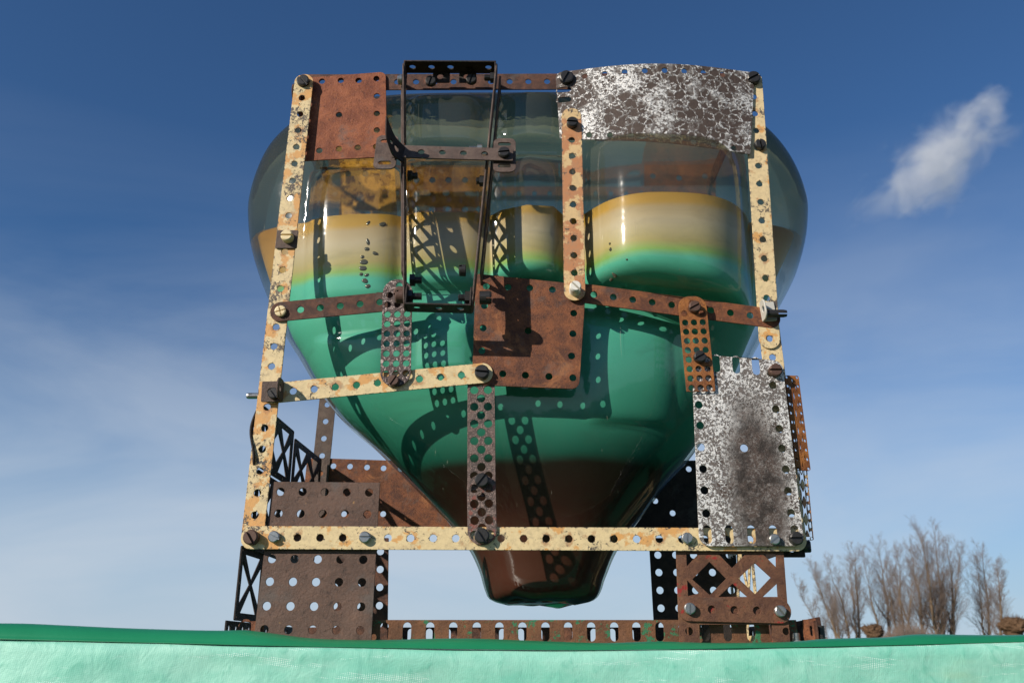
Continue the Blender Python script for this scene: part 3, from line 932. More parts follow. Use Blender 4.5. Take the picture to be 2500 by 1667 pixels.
# --- box shaped cage on the front
TL, TR = Vector((-0.0722, -0.0160, 0.3676)), Vector((-0.0102, -0.0160, 0.3672))
BL, BR = Vector((-0.0626, -0.0310, 0.1885)), Vector((-0.0232, -0.0310, 0.1875))
def cage_side(A, B, out_):
    d = (B - A).normalized()
    wd = Vector((0, 1, 0))
    wd = (wd - d * wd.dot(d)).normalized()
    a, b = A + wd * 0.0064 + d * 0.005, B + wd * 0.0064 - d * 0.005
    o = strip3(a, b, wd, 14, M['iron_brown'], 'edge-on side bar of the box-shaped cage', hole=HOLE if out_ < 0 else 0.0006)
    ey = Vector((0, 1, 0)); up_ = (a - b).normalized()
    lattice(lerp(b, a, 0.13) + Vector((out_ * 0.0024, 0, 0)) + wd * 0.0056, up_, wd, 0.1524, 0.0205, 11, M['iron_brown'], 'braced girder seen edge-on at the side of the cage', bar=0.0017, edge=0.0030)
    return o
sl = cage_side(TL, BL, -1)
sr = cage_side(TR, BR, 1)
def u_bar(A, B, n, down, mat, label, wd=Vector((0, 1, 0))):
    """strip with both ends bent at a right angle (double angle strip)"""
    d = B - A
    Lg = d.length
    t = 0.001
    w = P / 2
    pitch = P
    off = (Lg - (n - 1) * pitch) / 2
    bm = bmesh.new()
    me = plate_mesh('u_bar', round_poly([(0, -w), (Lg, -w), (Lg, w), (0, w)], 0.0005), [circle(off + i * pitch, 0, HOLE) for i in range(n)], t)
    bm.from_mesh(me)
    for s, x0 in ((0, t / 2), (1, Lg - t / 2)):
        m2 = plate_mesh('tab', round_poly([(0, -w), (P, -w), (P, w), (0, w)], [0.0003, w * 0.9, w * 0.9, 0.0003]), [circle(P / 2, 0, HOLE)], t)
        m2.transform(Matrix.Translation((x0, 0, down * 0.0004)) @ Matrix.Rotation(R(-90) * down, 4, 'Y'))
        bm.from_mesh(m2)
    me3 = bpy.data.meshes.new('double_angle_strip')
    bm.to_mesh(me3); bm.free()
    o = link('double_angle_strip', me3, mat, FR, frame_axes(A + wd * w, d, wd))
    o['label'] = label
    return o
ub_t = u_bar(TL + Vector((0.0004, 0, 0)), TR - Vector((0.0004, 0, 0)), 5, -1, M['iron'], 'black bar across the top of the cage, ends bent down')
ub_b = u_bar(BL + Vector((0.0004, 0, 0)), BR - Vector((0.0004, 0, 0)), 3, 1, M['iron'], 'black bar across the bottom of the cage, ends bent up')
# connecting brackets between cage and top rail
for x in (1015, 1075):
    q = at(x, 180, 0.0)
    angle_bracket(Vector((q.x, -0.0036, 0.3640)), 0.0115, 0.0095, 0.0, M['iron'], 'black fixing tab between the cage and the top rail')
for x, y in ((990, 190), (1083, 186)):
    bolt(ub_t, at(x, y, -0.0042), (0, -1, 0), 'bolt_dark', slot_a=1.3, r=0.0036, h=0.0032)
bolt(ub_t, TL + Vector((-0.0010, 0.0075, -0.0095)), (-1, 0, 0), 'bolt_steel', r=0.0034, h=0.003)
bolt(ub_t, Vector((-0.0285, -0.0095, 0.3676)), (0, 0, 1), 'bolt_rust', r=0.0026, h=0.002)
nut(ub_t, TR + Vector((-0.0013, 0.0075, -0.0075)), (-1, 0, 0), 'bolt_dark', thread=0.004, r=0.0038)
nut(ub_b, BR + Vector((-0.0013, 0.0062, 0.0068)), (-1, 0, 0), 'bolt_dark', thread=0.004, r=0.0040)
bolt(sr, BR + Vector((0.0042, 0.0068, 0.0072)), (1, 0, 0), 'bolt_dark', r=0.0040, h=0.007)
bolt(sr, BR + Vector((-0.0045, 0.010, 0.026)), (-1, 0, 0), 'bolt_dark', r=0.0036, h=0.004)
nut(sl, BL + Vector((0.0013, 0.0062, 0.0068)), (1, 0, 0), 'bolt_dark', thread=0.005, r=0.0040)
bolt(sl, BL + Vector((-0.0012, 0.0062, 0.0068)), (-1, 0, 0), 'bolt_rust', r=0.0042, h=0.0045)
nut(sl, BL + Vector((0.0015, 0.013, 0.020)), (1, 0, 0), 'bolt_dark', thread=0.004, r=0.0040)
# cross bar over the cage
YB = -0.0262
A, B = at(968, 350, YB), at(1162, 356, YB)
mb_l = (B - A).length
mb = strip3(A, B, Vector((0, 0.30, 0.95)), 5, M['iron_brown'], 'brown bar across the middle of the cage', width=0.0113, ext=(0.0180, 0.0045), ends=('sq', 'sq'))
bolt(mb, B + Vector((-0.0012, -0.0008, 0.0)), (0, -1, -0.2), 'bolt_dark', slot_a=0.1, r=0.0036, h=0.0035)
def slotted_tab(cx, cyy, label):
    q = at(cx, cyy, YB + 0.0024)
    me = plate_mesh('slotted_tab', round_poly([(-0.0070, -0.0148), (0.0070, -0.0148), (0.0070, 0.0148), (-0.0070, 0.0148)], [0.004, 0.004, 0.004, 0.004]),
                    [slot(0, 0.0096, 0.0015, 0.0026, False), slot(0, -0.0096, 0.0015, 0.0026, False)], 0.001)
    o = link('slotted_tab', me, M['iron_brown'], FR, frame_axes(q, (1, 0, 0), (0, 0.25, 0.97)))
    o['label'] = label
    return o
tb1 = slotted_tab(1159, 357, 'brown slotted tab behind the right end of the cage bar')
tb2 = slotted_tab(887, 350, 'brown slotted tab behind the left end of the cage bar')
# left end of the cross bar, a leaf bent towards the viewer
me = plate_mesh('bent_tab', round_poly([(-0.001, -0.0068), (0.009, -0.0085), (0.0200, -0.0030), (0.0235, 0.0095), (0.0185, 0.0090), (0.0080, 0.0060), (-0.001, 0.0060)], [0.001, 0.005, 0.006, 0.001, 0.004, 0.003, 0.001]), [circle(0.0062, -0.0012, HOLE), circle(0.0122, -0.0010, 0.0015)], 0.001)
bend(me, 0, [0.002 * i for i in range(1, 12)], lambda co: Vector((co.x, co.y, co.z - 14 * co.x * co.x)))
o = link('bent_tab', me, M['iron'], FR, frame_axes(at(925, 352, YB - 0.0010), (-0.62, -0.78, 0.16), (0.05, 0.2, 0.97)))
o['label'] = 'black leaf-shaped end of the cage bar, bent outwards'
nut(sr, at(1103, 332, -0.022) + Vector((0.001, 0.006, 0)), (-1, 0, 0), 'bolt_steel', thread=0.005, r=0.0036)
nut(sr, at(1108, 405, -0.022) + Vector((0.001, 0.006, 0)), (-1, 0, 0), 'bolt_dark', thread=0.002, r=0.0036)
nut(sl, at(934, 393, -0.022) + Vector((0, 0.006, 0)), (1, 0, 0), 'bolt_dark', thread=0.003, r=0.0036)

# --- legs of the front
def bottom_at(x, y, p, z=BASE):
    q = at(x, y, -p); return q
hs = grid((646, 1129), (847, 1129), (607, 1445), (833, 1447), 5, 7, lambda i, j: j == 2)
# follow the plate's own rows
hs = []
for (y, xl, xr) in ((1129, 645, 848), (1179, 640, 844), (1283, 625, 835), (1335, 620, 832), (1391, 613, 830), (1445, 608, 828)):
    hs += [(lerp(xl, xr, i / 4), y + 2 * i / 4) for i in range(5)]
lg1 = plate([(627, 1106), (873, 1108), (852, 1491), (580, 1491)], -0.0018, hs, M['brown'], 'brown perforated leg plate on the left', 0.0006, r=0.0023)
# right lattice leg
lat = [[(1582, 1276), (1600, 1276), (1572, 1303)], [(1577, 1318), (1603, 1342), (1579, 1366)],
       [(1585, 1334), (1628, 1292), (1668, 1331), (1630, 1368), (1612, 1368)], [(1648, 1276), (1712, 1276), (1681, 1305)], [(1696, 1322), (1732, 1288), (1768, 1322), (1734, 1358)],
       [(1646, 1370), (1682, 1340), (1716, 1370)], [(1748, 1370), (1782, 1336), (1782, 1370)], [(1757, 1280), (1779, 1280), (1779, 1304)]]
lat = [[(1576, 1272), (1604, 1272), (1577, 1300)], [(1578, 1332), (1606, 1362), (1580, 1368)],
       [(1590, 1330), (1629, 1290), (1668, 1328), (1630, 1366)], [(1650, 1272), (1712, 1272), (1681, 1304)],
       [(1696, 1328), (1733, 1292), (1770, 1326), (1734, 1364)], [(1650, 1370), (1682, 1340), (1716, 1370)], [(1752, 1370), (1784, 1340), (1786, 1370)], [(1752, 1272), (1782, 1272), (1782, 1302)]]
lat = [p if (p[1][0] - p[0][0]) * (p[2][1] - p[0][1]) != 0 else p for p in lat]
lg2 = plate([(1552, 1262), (1799, 1262), (1816, 1491), (1561, 1491)], -0.0014, [(1583, 1449), (1805, 1449)], M['brown_red'], 'rusty lattice leg plate with red paint on the right', 0.0005,
            poly=lat + [[(1606, 1434), (1772, 1434), (1774, 1493 - 8), (1608, 1485)]], name='lattice_plate')
st = front_strip((1583, 1398), (1790, 1403), 5, 0.0002, M['brown_red'], 'brown cross strip on the lattice leg')
fb(st, 1583, 1397, 0.0007, 'bolt_steel', slot_a=1.5, r=0.0031)
fb(st, 1790, 1403, 0.0007, 'bolt_steel', slot_a=-0.9, r=0.0031)

# --- base girders
GY = 0.0075
def girder(x0, x1, Y, ztop, mat, label, slots_x, rot=False):
    z0 = BASE
    w = (x1 - x0)
    hh = ztop - z0
    outer = round_poly([(0, 0), (w, 0), (w, hh), (0, hh)], 0.0004)
    holes = [slot(s - x0, hh * 0.55, 0.0023, 0.0027, True) for s in slots_x]
    me = plate_mesh('angle_girder', outer, holes, 0.001)
    fl = plate_mesh('flange', round_poly([(0, 0), (w, 0), (w, 0.0125), (0, 0.0125)], 0.0004), [circle(s - x0, 0.0066, HOLE, 12) for s in slots_x], 0.001)
    fl.transform(Matrix.Translation((0, 0.0005, -0.0003)) @ Matrix.Rotation(R(-90), 4, 'X'))
    bm = bmesh.new(); bm.from_mesh(me); bm.from_mesh(fl)
    me2 = bpy.data.meshes.new('angle_girder'); bm.to_mesh(me2); bm.free()
    o = link('angle_girder', me2, mat, FR, frame_axes((x0, Y, z0), (1, 0, 0), (0, 0, 1)))
    if label: o['label'] = label
    return o
sx = [at(x, 1447, GY).x for x in (883, 935, 988, 1041, 1095, 1147, 1200, 1253, 1305, 1358, 1411, 1462, 1515, 1568, 1620, 1671, 1724, 1776)]
g1 = girder(at(840, 1440, GY).x, at(1830, 1440, GY).x, GY, 0.0155, M['brown_green'], 'rusty front base girder with slots and green paint traces', sx)
sx = [lerp(-0.146, 0.158, i / 24) for i in range(25)]
g2 = girder(-0.152, 0.164, 0.138, 0.0146, M['rust_dark'], 'dark rear base girder', sx)
def side_girder(X, label, mat):
    L_ = 0.150
    me = plate_mesh('angle_girder', round_poly([(0, 0), (L_, 0), (L_, 0.0127), (0, 0.0127)], 0.0004), [slot(0.006 + i * P, 0.0064, 0.00225, 0.0020, True) for i in range(11)], 0.001)
    o = link('angle_girder', me, mat, FR, frame_axes((X, -0.004, BASE + 0.0006), (0, 1, 0), (0, 0, 1)))
    o['label'] = label
    return o
side_girder(-0.1545, 'dark left base girder', M['iron'])
side_girder(0.1645, 'rusty right base girder', M['rust_dark'])
# foot tabs at the two ends of the base
ft = plate([(541, 1447), (553, 1427), (606, 1425), (606, 1487), (541, 1487)], -0.0035, [], M['rust'], 'rusty rounded foot tab on the left', [0.004, 0.006, 0.001, 0.001, 0.001], slots=[(563, 1447, 0.0026, True)], name='foot_tab', r=0.0032)
bolt(ft, at(563, 1461, -0.0005), (0, -0.5, 1), 'bolt_steel', r=0.0030, h=0.003)
q = at(1852, 1450, 0.012)
me = plate_mesh('foot_tab', round_poly([(-0.011, -0.0085), (0.010, -0.0085), (0.0095, 0.0068), (-0.011, 0.0032)], 0.0008), [slot(-0.001, -0.002, 0.0022, 0.0016, True)], 0.001)
o = link('foot_tab', me, M['rust_dark'], FR, frame_axes((q.x, q.y, BASE + 0.009), (1, 0.25, 0), (0, 0, 1))); o['label'] = 'rusty foot plate on the right'
q2 = at(1868, 1450, 0.0)
me = plate_mesh('foot_tab', round_poly([(-0.004, -0.0085), (0.006, -0.0085), (0.006, 0.0052), (-0.004, 0.0050)], 0.0005), [slot(0.002, -0.001, 0.0011, 0.0016, True)], 0.001)
o = link('foot_tab', me, M['rust'], FR, frame_axes((q2.x - 0.001, 0.004, BASE + 0.009), (0.5, -1, 0), (0, 0, 1))); o['label'] = 'small upright tab on the right foot'
nut(o, (at(1888, 1470, 0.01).x, 0.010, BASE), (0, 0, 1), 'bolt_dark', r=0.0042, h=0.003, thread=0.008)
nut(o, (at(1832, 1470, 0.004).x, 0.006, BASE), (0, 0, 1), 'bolt_steel', r=0.0036, h=0.003, thread=0.004)

# --- sides and back
for zz in (0.062, 0.1000):
    lattice((-0.1475, 0.003, zz), (0.04, 1, 0), (0, 0, 1), 0.064, 0.0365, 2, M['iron'], 'black lattice girder on the left side, near the post', bar=0.0030, edge=0.0040)
    lattice((-0.1440, 0.068, zz - 0.003), (0.05, 1, 0), (0, 0, 1), 0.068, 0.0350, 2, M['iron'], 'black lattice girder on the left side, near the rear post', bar=0.0030, edge=0.0040)
lattice((-0.1515, 0.000, 0.0150), (0, 0, 1), (0.03, 1, 0), 0.040, 0.044, 1, M['iron'], 'black lattice panel below the left corner')
strip3(at(594, 945, -0.002) + Vector((-0.0015, 0.007, 0)), at(581, 1050, -0.002) + Vector((-0.001, 0.005, 0)), (0.12, 1, 0), 4, M['iron'], 'black strip edge-on beside the left post', width=0.011,
       fn=lambda co: Vector((co.x, co.y, co.z - 0.002 * math.sin(co.x * 160))))
lattice(at(1802, 862, -0.0005), at(1829, 1080, -0.0005) - at(1802, 862, -0.0005), (1, 0.18, 0), (at(1829, 1080, 0) - at(1802, 862, 0)).length, 0.0088, 5, M['rust_orange'], 'orange rusty braced girder along the right edge', bar=0.0018, edge=0.0022)
lattice(at(1823, 1030, 0.0012), at(1842, 1240, 0.0012) - at(1823, 1030, 0.0012), (1, 0.18, 0), (at(1842, 1240, 0) - at(1823, 1030, 0)).length, 0.0070, 5, M['cream_rusty'], 'cream and rust braced girder low on the right edge', bar=0.0018, edge=0.0020)
c = at(1840, 1258, 0.006)
o = angle_bracket(Vector((c.x - 0.004, 0.008, c.z)), 0.013, 0.010, 0.0, M['iron'], 'black bracket behind the lower right corner'); bolt(o, c + Vector((0.0022, 0.0022, 0.001)), (1, -0.3, 0.1), r=0.0034, h=0.004)
BY = 0.140
def post(a, b, n, Y, mat, label):
    A, B = at(a[0], a[1], Y), at(b[0], b[1], Y)
    return strip3(A, B, (1, 0, 0), n, mat, label)
A, B = at(749, 957, BY), at(737, 1075, BY)
d = (A - B).normalized()
strip3(B - d * 0.03, B + d * 0.245, (1, 0, 0), 22, M['iron_brown'], 'brown rear post on the left')
strip3(Vector((0.152, BY, 0.075)), Vector((0.152, BY, 0.345)), (1, 0, 0), 22, M['iron_brown'], 'brown rear post on the right')
plate([(706, 1051), (1150, 1066), (1150, 1222), (688, 1222)], BY * -1 - 0.0012, [(732, 1070), (766, 1070), (804, 1071), (843, 1073), (881, 1075), (920, 1077), (960, 1079), (790, 1180), (880, 1180)], M['rust'], 'rusty rear plate on the left', [0.005, 0.001, 0.001, 0.001])
plate([(1430, 1060), (1660, 1056), (1672, 1222), (1430, 1222)], BY * -1 - 0.0012, [(1545, 1075), (1582, 1077), (1505, 1150), (1545, 1178), (1620, 1150)], M['iron'], 'black rear plate on the right', 0.001)
hs = grid((815, 1262), (875, 1272), (818, 1412), (872, 1412), 2, 4)
hs = [(x, y) for y in (1270, 1305, 1350, 1390) for x in (795, 834, 875)] 
hs = [(x - (y - 1266) * 0.02, y) for y in (1266, 1307, 1348, 1390, 1432) for x in (770, 822, 874)]
plate([(745, 1235), (893, 1235), (890, 1491), (735, 1491)], -0.105, hs, M['rust_dark'], 'dark rear leg plate on the left', 0.0006, r=0.0024)
hs = [(x + (y - 1274) * 0.06, y) for y in (1274, 1314, 1355, 1396, 1437) for x in (1511, 1552, 1593, 1634, 1675)]
plate([(1490, 1235), (1688, 1235), (1704, 1491), (1505, 1491)], -0.105, hs, M['iron'], 'black perforated rear leg plate on the right', 0.0006, r=0.0024)
lattice((0.1500, 0.120, 0.004), (0, -1, 0), (0, 0, 1), 0.062, 0.060, 2, M['cream_pale'], 'pale lattice panel behind the right leg')
# rear rails and plates seen through the upper glass
RY = 0.140
ztop = 0.3560
o = strip3(Vector((-0.146, RY, ztop)), Vector((0.158, RY, ztop)), (0, 0, 1), 25, M['rust'], 'rusty rear top rail seen through the glass')
strip3(Vector((-0.146, RY + 0.0015, 0.300)), Vector((0.158, RY + 0.0015, 0.300)), (0, 0, 1), 25, M['rust'], 'rusty rear middle rail')
for X in (-0.1485, 0.1610):
    strip3(Vector((X, 0.006, 0.3575)), Vector((X, 0.134, 0.3575)), (0, 0, 1), 11, M['rust_dark'], 'dark side rail along the top')
    strip3(Vector((X, 0.006, 0.0600)), Vector((X, 0.134, 0.0600)), (0, 0, 1), 11, M['iron'], 'dark side rail low down')

# ------------------------------------------------------------------ glass vessel
GV = tag(link('glass_vessel', None, None, None, Matrix.Translation((0.018, 0.07, 0.028))),
         'blown glass funnel with smoky top and amber, teal and brown bands, inside rusty frame', 'glass vessel')
left = [(0.0265, -0.006), (0.0285, -0.0135), (0.0330, -0.0165), (0.0471, -0.021), (0.0607, -0.028), (0.077, -0.041), (0.097, -0.0614), (0.1226, -0.088), (0.1433, -0.1125), (0.164, -0.130), (0.187, -0.145), (0.199, -0.153), (0.231, -0.170), (0.263, -0.1825), (0.285, -0.1870), (0.300, -0.1880), (0.318, -0.185), (0.335, -0.178), (0.348, -0.166), (0.357, -0.152), (0.3625, -0.132), (0.366, -0.08)]
right = [(0.0265, 0.040), (0.0285, 0.0500), (0.0330, 0.0550), (0.042, 0.0587), (0.0603, 0.0678), (0.0825, 0.0856), (0.1008, 0.1007), (0.119, 0.1177), (0.150, 0.141), (0.180, 0.159), (0.202, 0.172), (0.228, 0.188), (0.2445, 0.197), (0.268, 0.2055), (0.287, 0.2095), (0.300, 0.2105), (0.318, 0.207), (0.335, 0.199), (0.348, 0.187), (0.357, 0.171), (0.3625, 0.150), (0.366, 0.095)]
depth = [(0.0265, 0.022), (0.0285, 0.030), (0.033, 0.0345), (0.05, 0.038), (0.08, 0.044), (0.12, 0.052), (0.16, 0.0575), (0.20, 0.061), (0.25, 0.0625), (0.31, 0.0625), (0.345, 0.0615), (0.356, 0.057), (0.3625, 0.047), (0.366, 0.03)]
expo = [(0.03, 2.0), (0.08, 2.15), (0.14, 2.6), (0.2, 3.2), (0.3, 3.4), (0.366, 3.2)]
wins = [((692, 915), (372, 690), 0.0075, 3.5), ((930, 1112), (206, 340), 0.0110, 5), ((930, 1110), (362, 660), 0.0075, 6),
        ((1142, 1294), (204, 332), 0.0120, 5), ((1140, 1294), (352, 650), 0.0190, 5), ((1338, 1732), (306, 656), 0.0360, 3.0),
        ((690, 880), (745, 860), 0.0025, 4), ((955, 1080), (730, 840), 0.0025, 4), ((1345, 1560), (725, 960), 0.003, 4)]
WIN = []
for (xa, xb), (ya, yb), amp, pw in wins:
    ym = (ya + yb) / 2
    WIN.append((at(xa, ym, 0.006).x, at(xb, ym, 0.006).x, at((xa + xb) / 2, yb, 0.006).z, at((xa + xb) / 2, ya, 0.006).z, amp, pw))
def pillow(x, z):
    s = 0.0
    for x0, x1, z0, z1, amp, pw in WIN:
        u = (x - x0) / (x1 - x0)
        zb = z0 - (0.017 * u if amp > 0.03 else 0)        # the big bulge follows the sloping rail below it
        v = (z - zb) / (z1 - zb)
        if 0 < u < 1 and 0 < v < 1:
            ku = 1 - abs(2 * u - 1) ** pw
            kv = 1 - abs(2 * v - 1) ** (pw + 1 if v > 0.5 else 16)
            s = max(s, amp * (ku * kv) ** 0.8)
    return s
def shell(zs, inset_x, inset_y, nth=360, win=1.0, closed_top=True, wob=0.0):
    v, f = [], []
    for z in zs:
        xl, xr, b, ex = scurve(left, z), scurve(right, z), scurve(depth, z), curve(expo, z)
        il, ir = inset_x(z)
        xl, xr = xl + il, xr - ir
        a = (xr - xl) / 2
        cx = (xr + xl) / 2
        b = b - inset_y(z)
        for k in range(nth):
            th = 2 * math.pi * k / nth
            c_, s_ = math.cos(th), math.sin(th)
            x = cx + a * math.copysign(abs(c_) ** (2 / ex), c_)
            y = 0.070 + b * math.copysign(abs(s_) ** (2 / ex), s_)
            zz = z
            if s_ < 0: y -= pillow(x, z) * win * min(1, abs(s_) * 1.6)
            y += 0.0010 * mnoise.noise((x * 22, z * 22, 0.4 + s_))
            if z < 0.040: zz += 0.0022 * mnoise.noise((math.cos(th) * 1.7, math.sin(th) * 1.7, 2.3)) * (0.040 - z) / 0.012
            v.append((x, y, zz))
    n = len(zs)
    for j in range(n - 1):
        for k in range(nth):
            a, b = j * nth + k, j * nth + (k + 1) % nth
            f.append((a, b, b + nth, a + nth))
    f.append(tuple(range(nth))[::-1])
    if closed_top: f.append(tuple((n - 1) * nth + k for k in range(nth)))
    return v, f
up = lambda t: [(z if z < 0.3 else 0.3 + (z - 0.3) * 1.16, q_) for z, q_ in t]
left, right, depth, expo = up(left), up(right), [(z, d_ - 0.0035 * min(1, max(0, (z - 0.15) / 0.05))) for z, d_ in up(depth)], up(expo)
NL = 150
zs = [0.0265, 0.0272, 0.0280, 0.0290, 0.0305, 0.0320] + [lerp(0.0335, 0.345, (i / NL)) for i in range(NL + 1)] + [0.3475, 0.350, 0.3525, 0.355, 0.3575, 0.360, 0.362, 0.364, 0.366, 0.368, 0.3695, 0.371, 0.3722, 0.3734, 0.3745, 0.3755, 0.3762, 0.3765]
v, f = shell(zs, lambda z: (0.0, 0.0), lambda z: 0.0)
gm = pymesh('outer_glass', v, f, True)
gl = link('outer_glass', gm, M['glass'], GV)
gl['label'] = 'smooth clear smoky outer glass'
GTOP = 0.266
zs2 = [0.0270, 0.0276, 0.0285, 0.0295, 0.031, 0.033] + [lerp(0.035, 0.262, (i / 110)) for i in range(111)]
ins_x = lambda z: (curve([(0.028, 0.0008), (0.06, 0.0022), (0.15, 0.0035), (0.21, 0.0042), (0.27, 0.0032)], z),
                   curve([(0.028, 0.0008), (0.06, 0.0022), (0.15, 0.0035), (0.20, 0.0085), (0.24, 0.0095), (0.27, 0.0040)], z))
ins_y = lambda z: curve([(0.028, 0.0006), (0.10, 0.0012), (0.27, 0.0016)], z)
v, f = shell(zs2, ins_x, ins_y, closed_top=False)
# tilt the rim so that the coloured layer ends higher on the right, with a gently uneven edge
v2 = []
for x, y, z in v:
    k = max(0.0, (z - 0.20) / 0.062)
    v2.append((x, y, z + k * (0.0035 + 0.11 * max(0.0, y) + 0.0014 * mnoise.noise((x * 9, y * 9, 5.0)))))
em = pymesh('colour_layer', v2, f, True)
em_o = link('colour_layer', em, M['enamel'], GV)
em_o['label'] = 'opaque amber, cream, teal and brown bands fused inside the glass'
from mathutils.bvhtree import BVHTree
bvh = BVHTree.FromPolygons([Vector(q_) for q_ in v2], [list(q_) for q_ in f])
def bubble_mesh(seed):
    bm = bmesh.new()
    bmesh.ops.create_uvsphere(bm, u_segments=10, v_segments=5, radius=1.0)
    for w_ in bm.verts:
        w_.co *= 1 + 0.22 * mnoise.noise(w_.co * 1.3 + Vector((seed, 0, 0)))
    me_ = bpy.data.meshes.new('bubble'); bm.to_mesh(me_); bm.free(); smooth(me_)
    return me_
BUB = [bubble_mesh(k) for k in range(4)]
nb_ = Nodes('bubble_in_glass')
M['bubble'] = nb_.done((0.085, 0.075, 0.045), 0.12, 0, 0.5)
spots = [(846, 512, 7, 3.2, 0.9), (878, 516, 9, 6, 0.3), (845, 556, 4, 9, 0.2), (843, 572, 6.5, 5, 0), (833, 590, 5, 4, 0.5), (861, 582, 7, 4.5, -0.4), (836, 602, 10, 7, 0.1), (834, 616, 10, 6.5, 0), (830, 630, 5, 4, 0), (842, 632, 6, 3.5, 0.4),
         (838, 645, 8, 6, -0.3), (845, 657, 7, 5, 0.3), (868, 676, 7, 6, 0), (1401, 560, 3, 3, 0), (1403, 573, 4, 5, 0), (1411, 630, 5, 10, 0.3), (1405, 640, 4, 8, -0.4), (1440, 596, 3, 2, 0)]
for k, (x, y, rx, ry, an) in enumerate(spots):
    o0 = cam.location.copy()
    dd = (at(x, y, 0.0) - o0).normalized()
    hit = bvh.ray_cast(o0, dd)
    if hit[0] is None: continue
    sc_ = 1.063 * hit[3] / FPX * 0.95
    nn = hit[1] if hit[1].dot(dd) < 0 else -hit[1]
    Mb = frame_axes(hit[0] + nn * 0.0001, (math.cos(an), 0, math.sin(an)), (-math.sin(an), 0, math.cos(an))) @ Matrix.Diagonal((rx * sc_, ry * sc_, 0.00055, 1))
    link('bubble', BUB[k % 4], M['bubble'], em_o, Mb)

# reclaimed plates fixed behind the glass
plate([(782, 372), (905, 368), (914, 520), (786, 512)], -0.1375, [(800, 400), (840, 400), (880, 396), (805, 460), (885, 450), (845, 490)], M['gold'], 'golden flaking plate behind the glass', 0.003, r=0.0026)
hs = [(x, y) for y in (414, 447, 480, 514) for x in (957, 993, 1030, 1068, 1100)]
plate([(930, 385), (1125, 385), (1128, 545), (934, 545)], -0.1370, hs, M['amber_rust'], 'amber rusty perforated plate behind the glass', 0.002, r=0.0026)
hs = [(1500, 405), (1560, 409), (1618, 405)]
plate([(1480, 380), (1642, 378), (1644, 470), (1480, 470)], -0.1388, hs, M['rust'], 'rusty plate behind the glass on the right', 0.002, r=0.0024)

# ------------------------------------------------------------------ loose strip on the table
A, B = at(1975, 1474, 0.06), at(2040, 1467, 0.10)
me = plate_mesh('loose_strip', round_poly([(-0.004, -0.006), (0.060, -0.006), (0.060, 0.006), (-0.004, 0.006)], 0.005), [circle(0.004 + i * P, 0, HOLE) for i in range(5)], 0.001)
lo = link('loose_strip', me, M['rust_dark'], None, frame_axes(Vector((A.x, 0.05, 0.0062)), (0.9, 0.35, 0.02), (0, 1, 0)))
tag(lo, 'small loose dark metal strip lying on the green sheet, right of the frame', 'metal strip')

# ------------------------------------------------------------------ trees far behind
def tube(V, F, pts, rads, n=4):
    base = len(V)
    m = len(pts)
    for i, (p, r) in enumerate(zip(pts, rads)):
        d = (pts[min(i + 1, m - 1)] - pts[max(i - 1, 0)])
        d = d.normalized() if d.length > 1e-9 else Vector((0, 0, 1))
        u = d.cross(Vector((0.31, 0.9, 0.2))).normalized()
        w = d.cross(u)
        for k in range(n):
            a = 2 * math.pi * k / n
            V.append(tuple(p + (u * math.cos(a) + w * math.sin(a)) * r))
    for i in range(m - 1):
        for k in range(n):
            a, b = base + i * n + k, base + i * n + (k + 1) % n
            F.append((a, b, b + n, a + n))

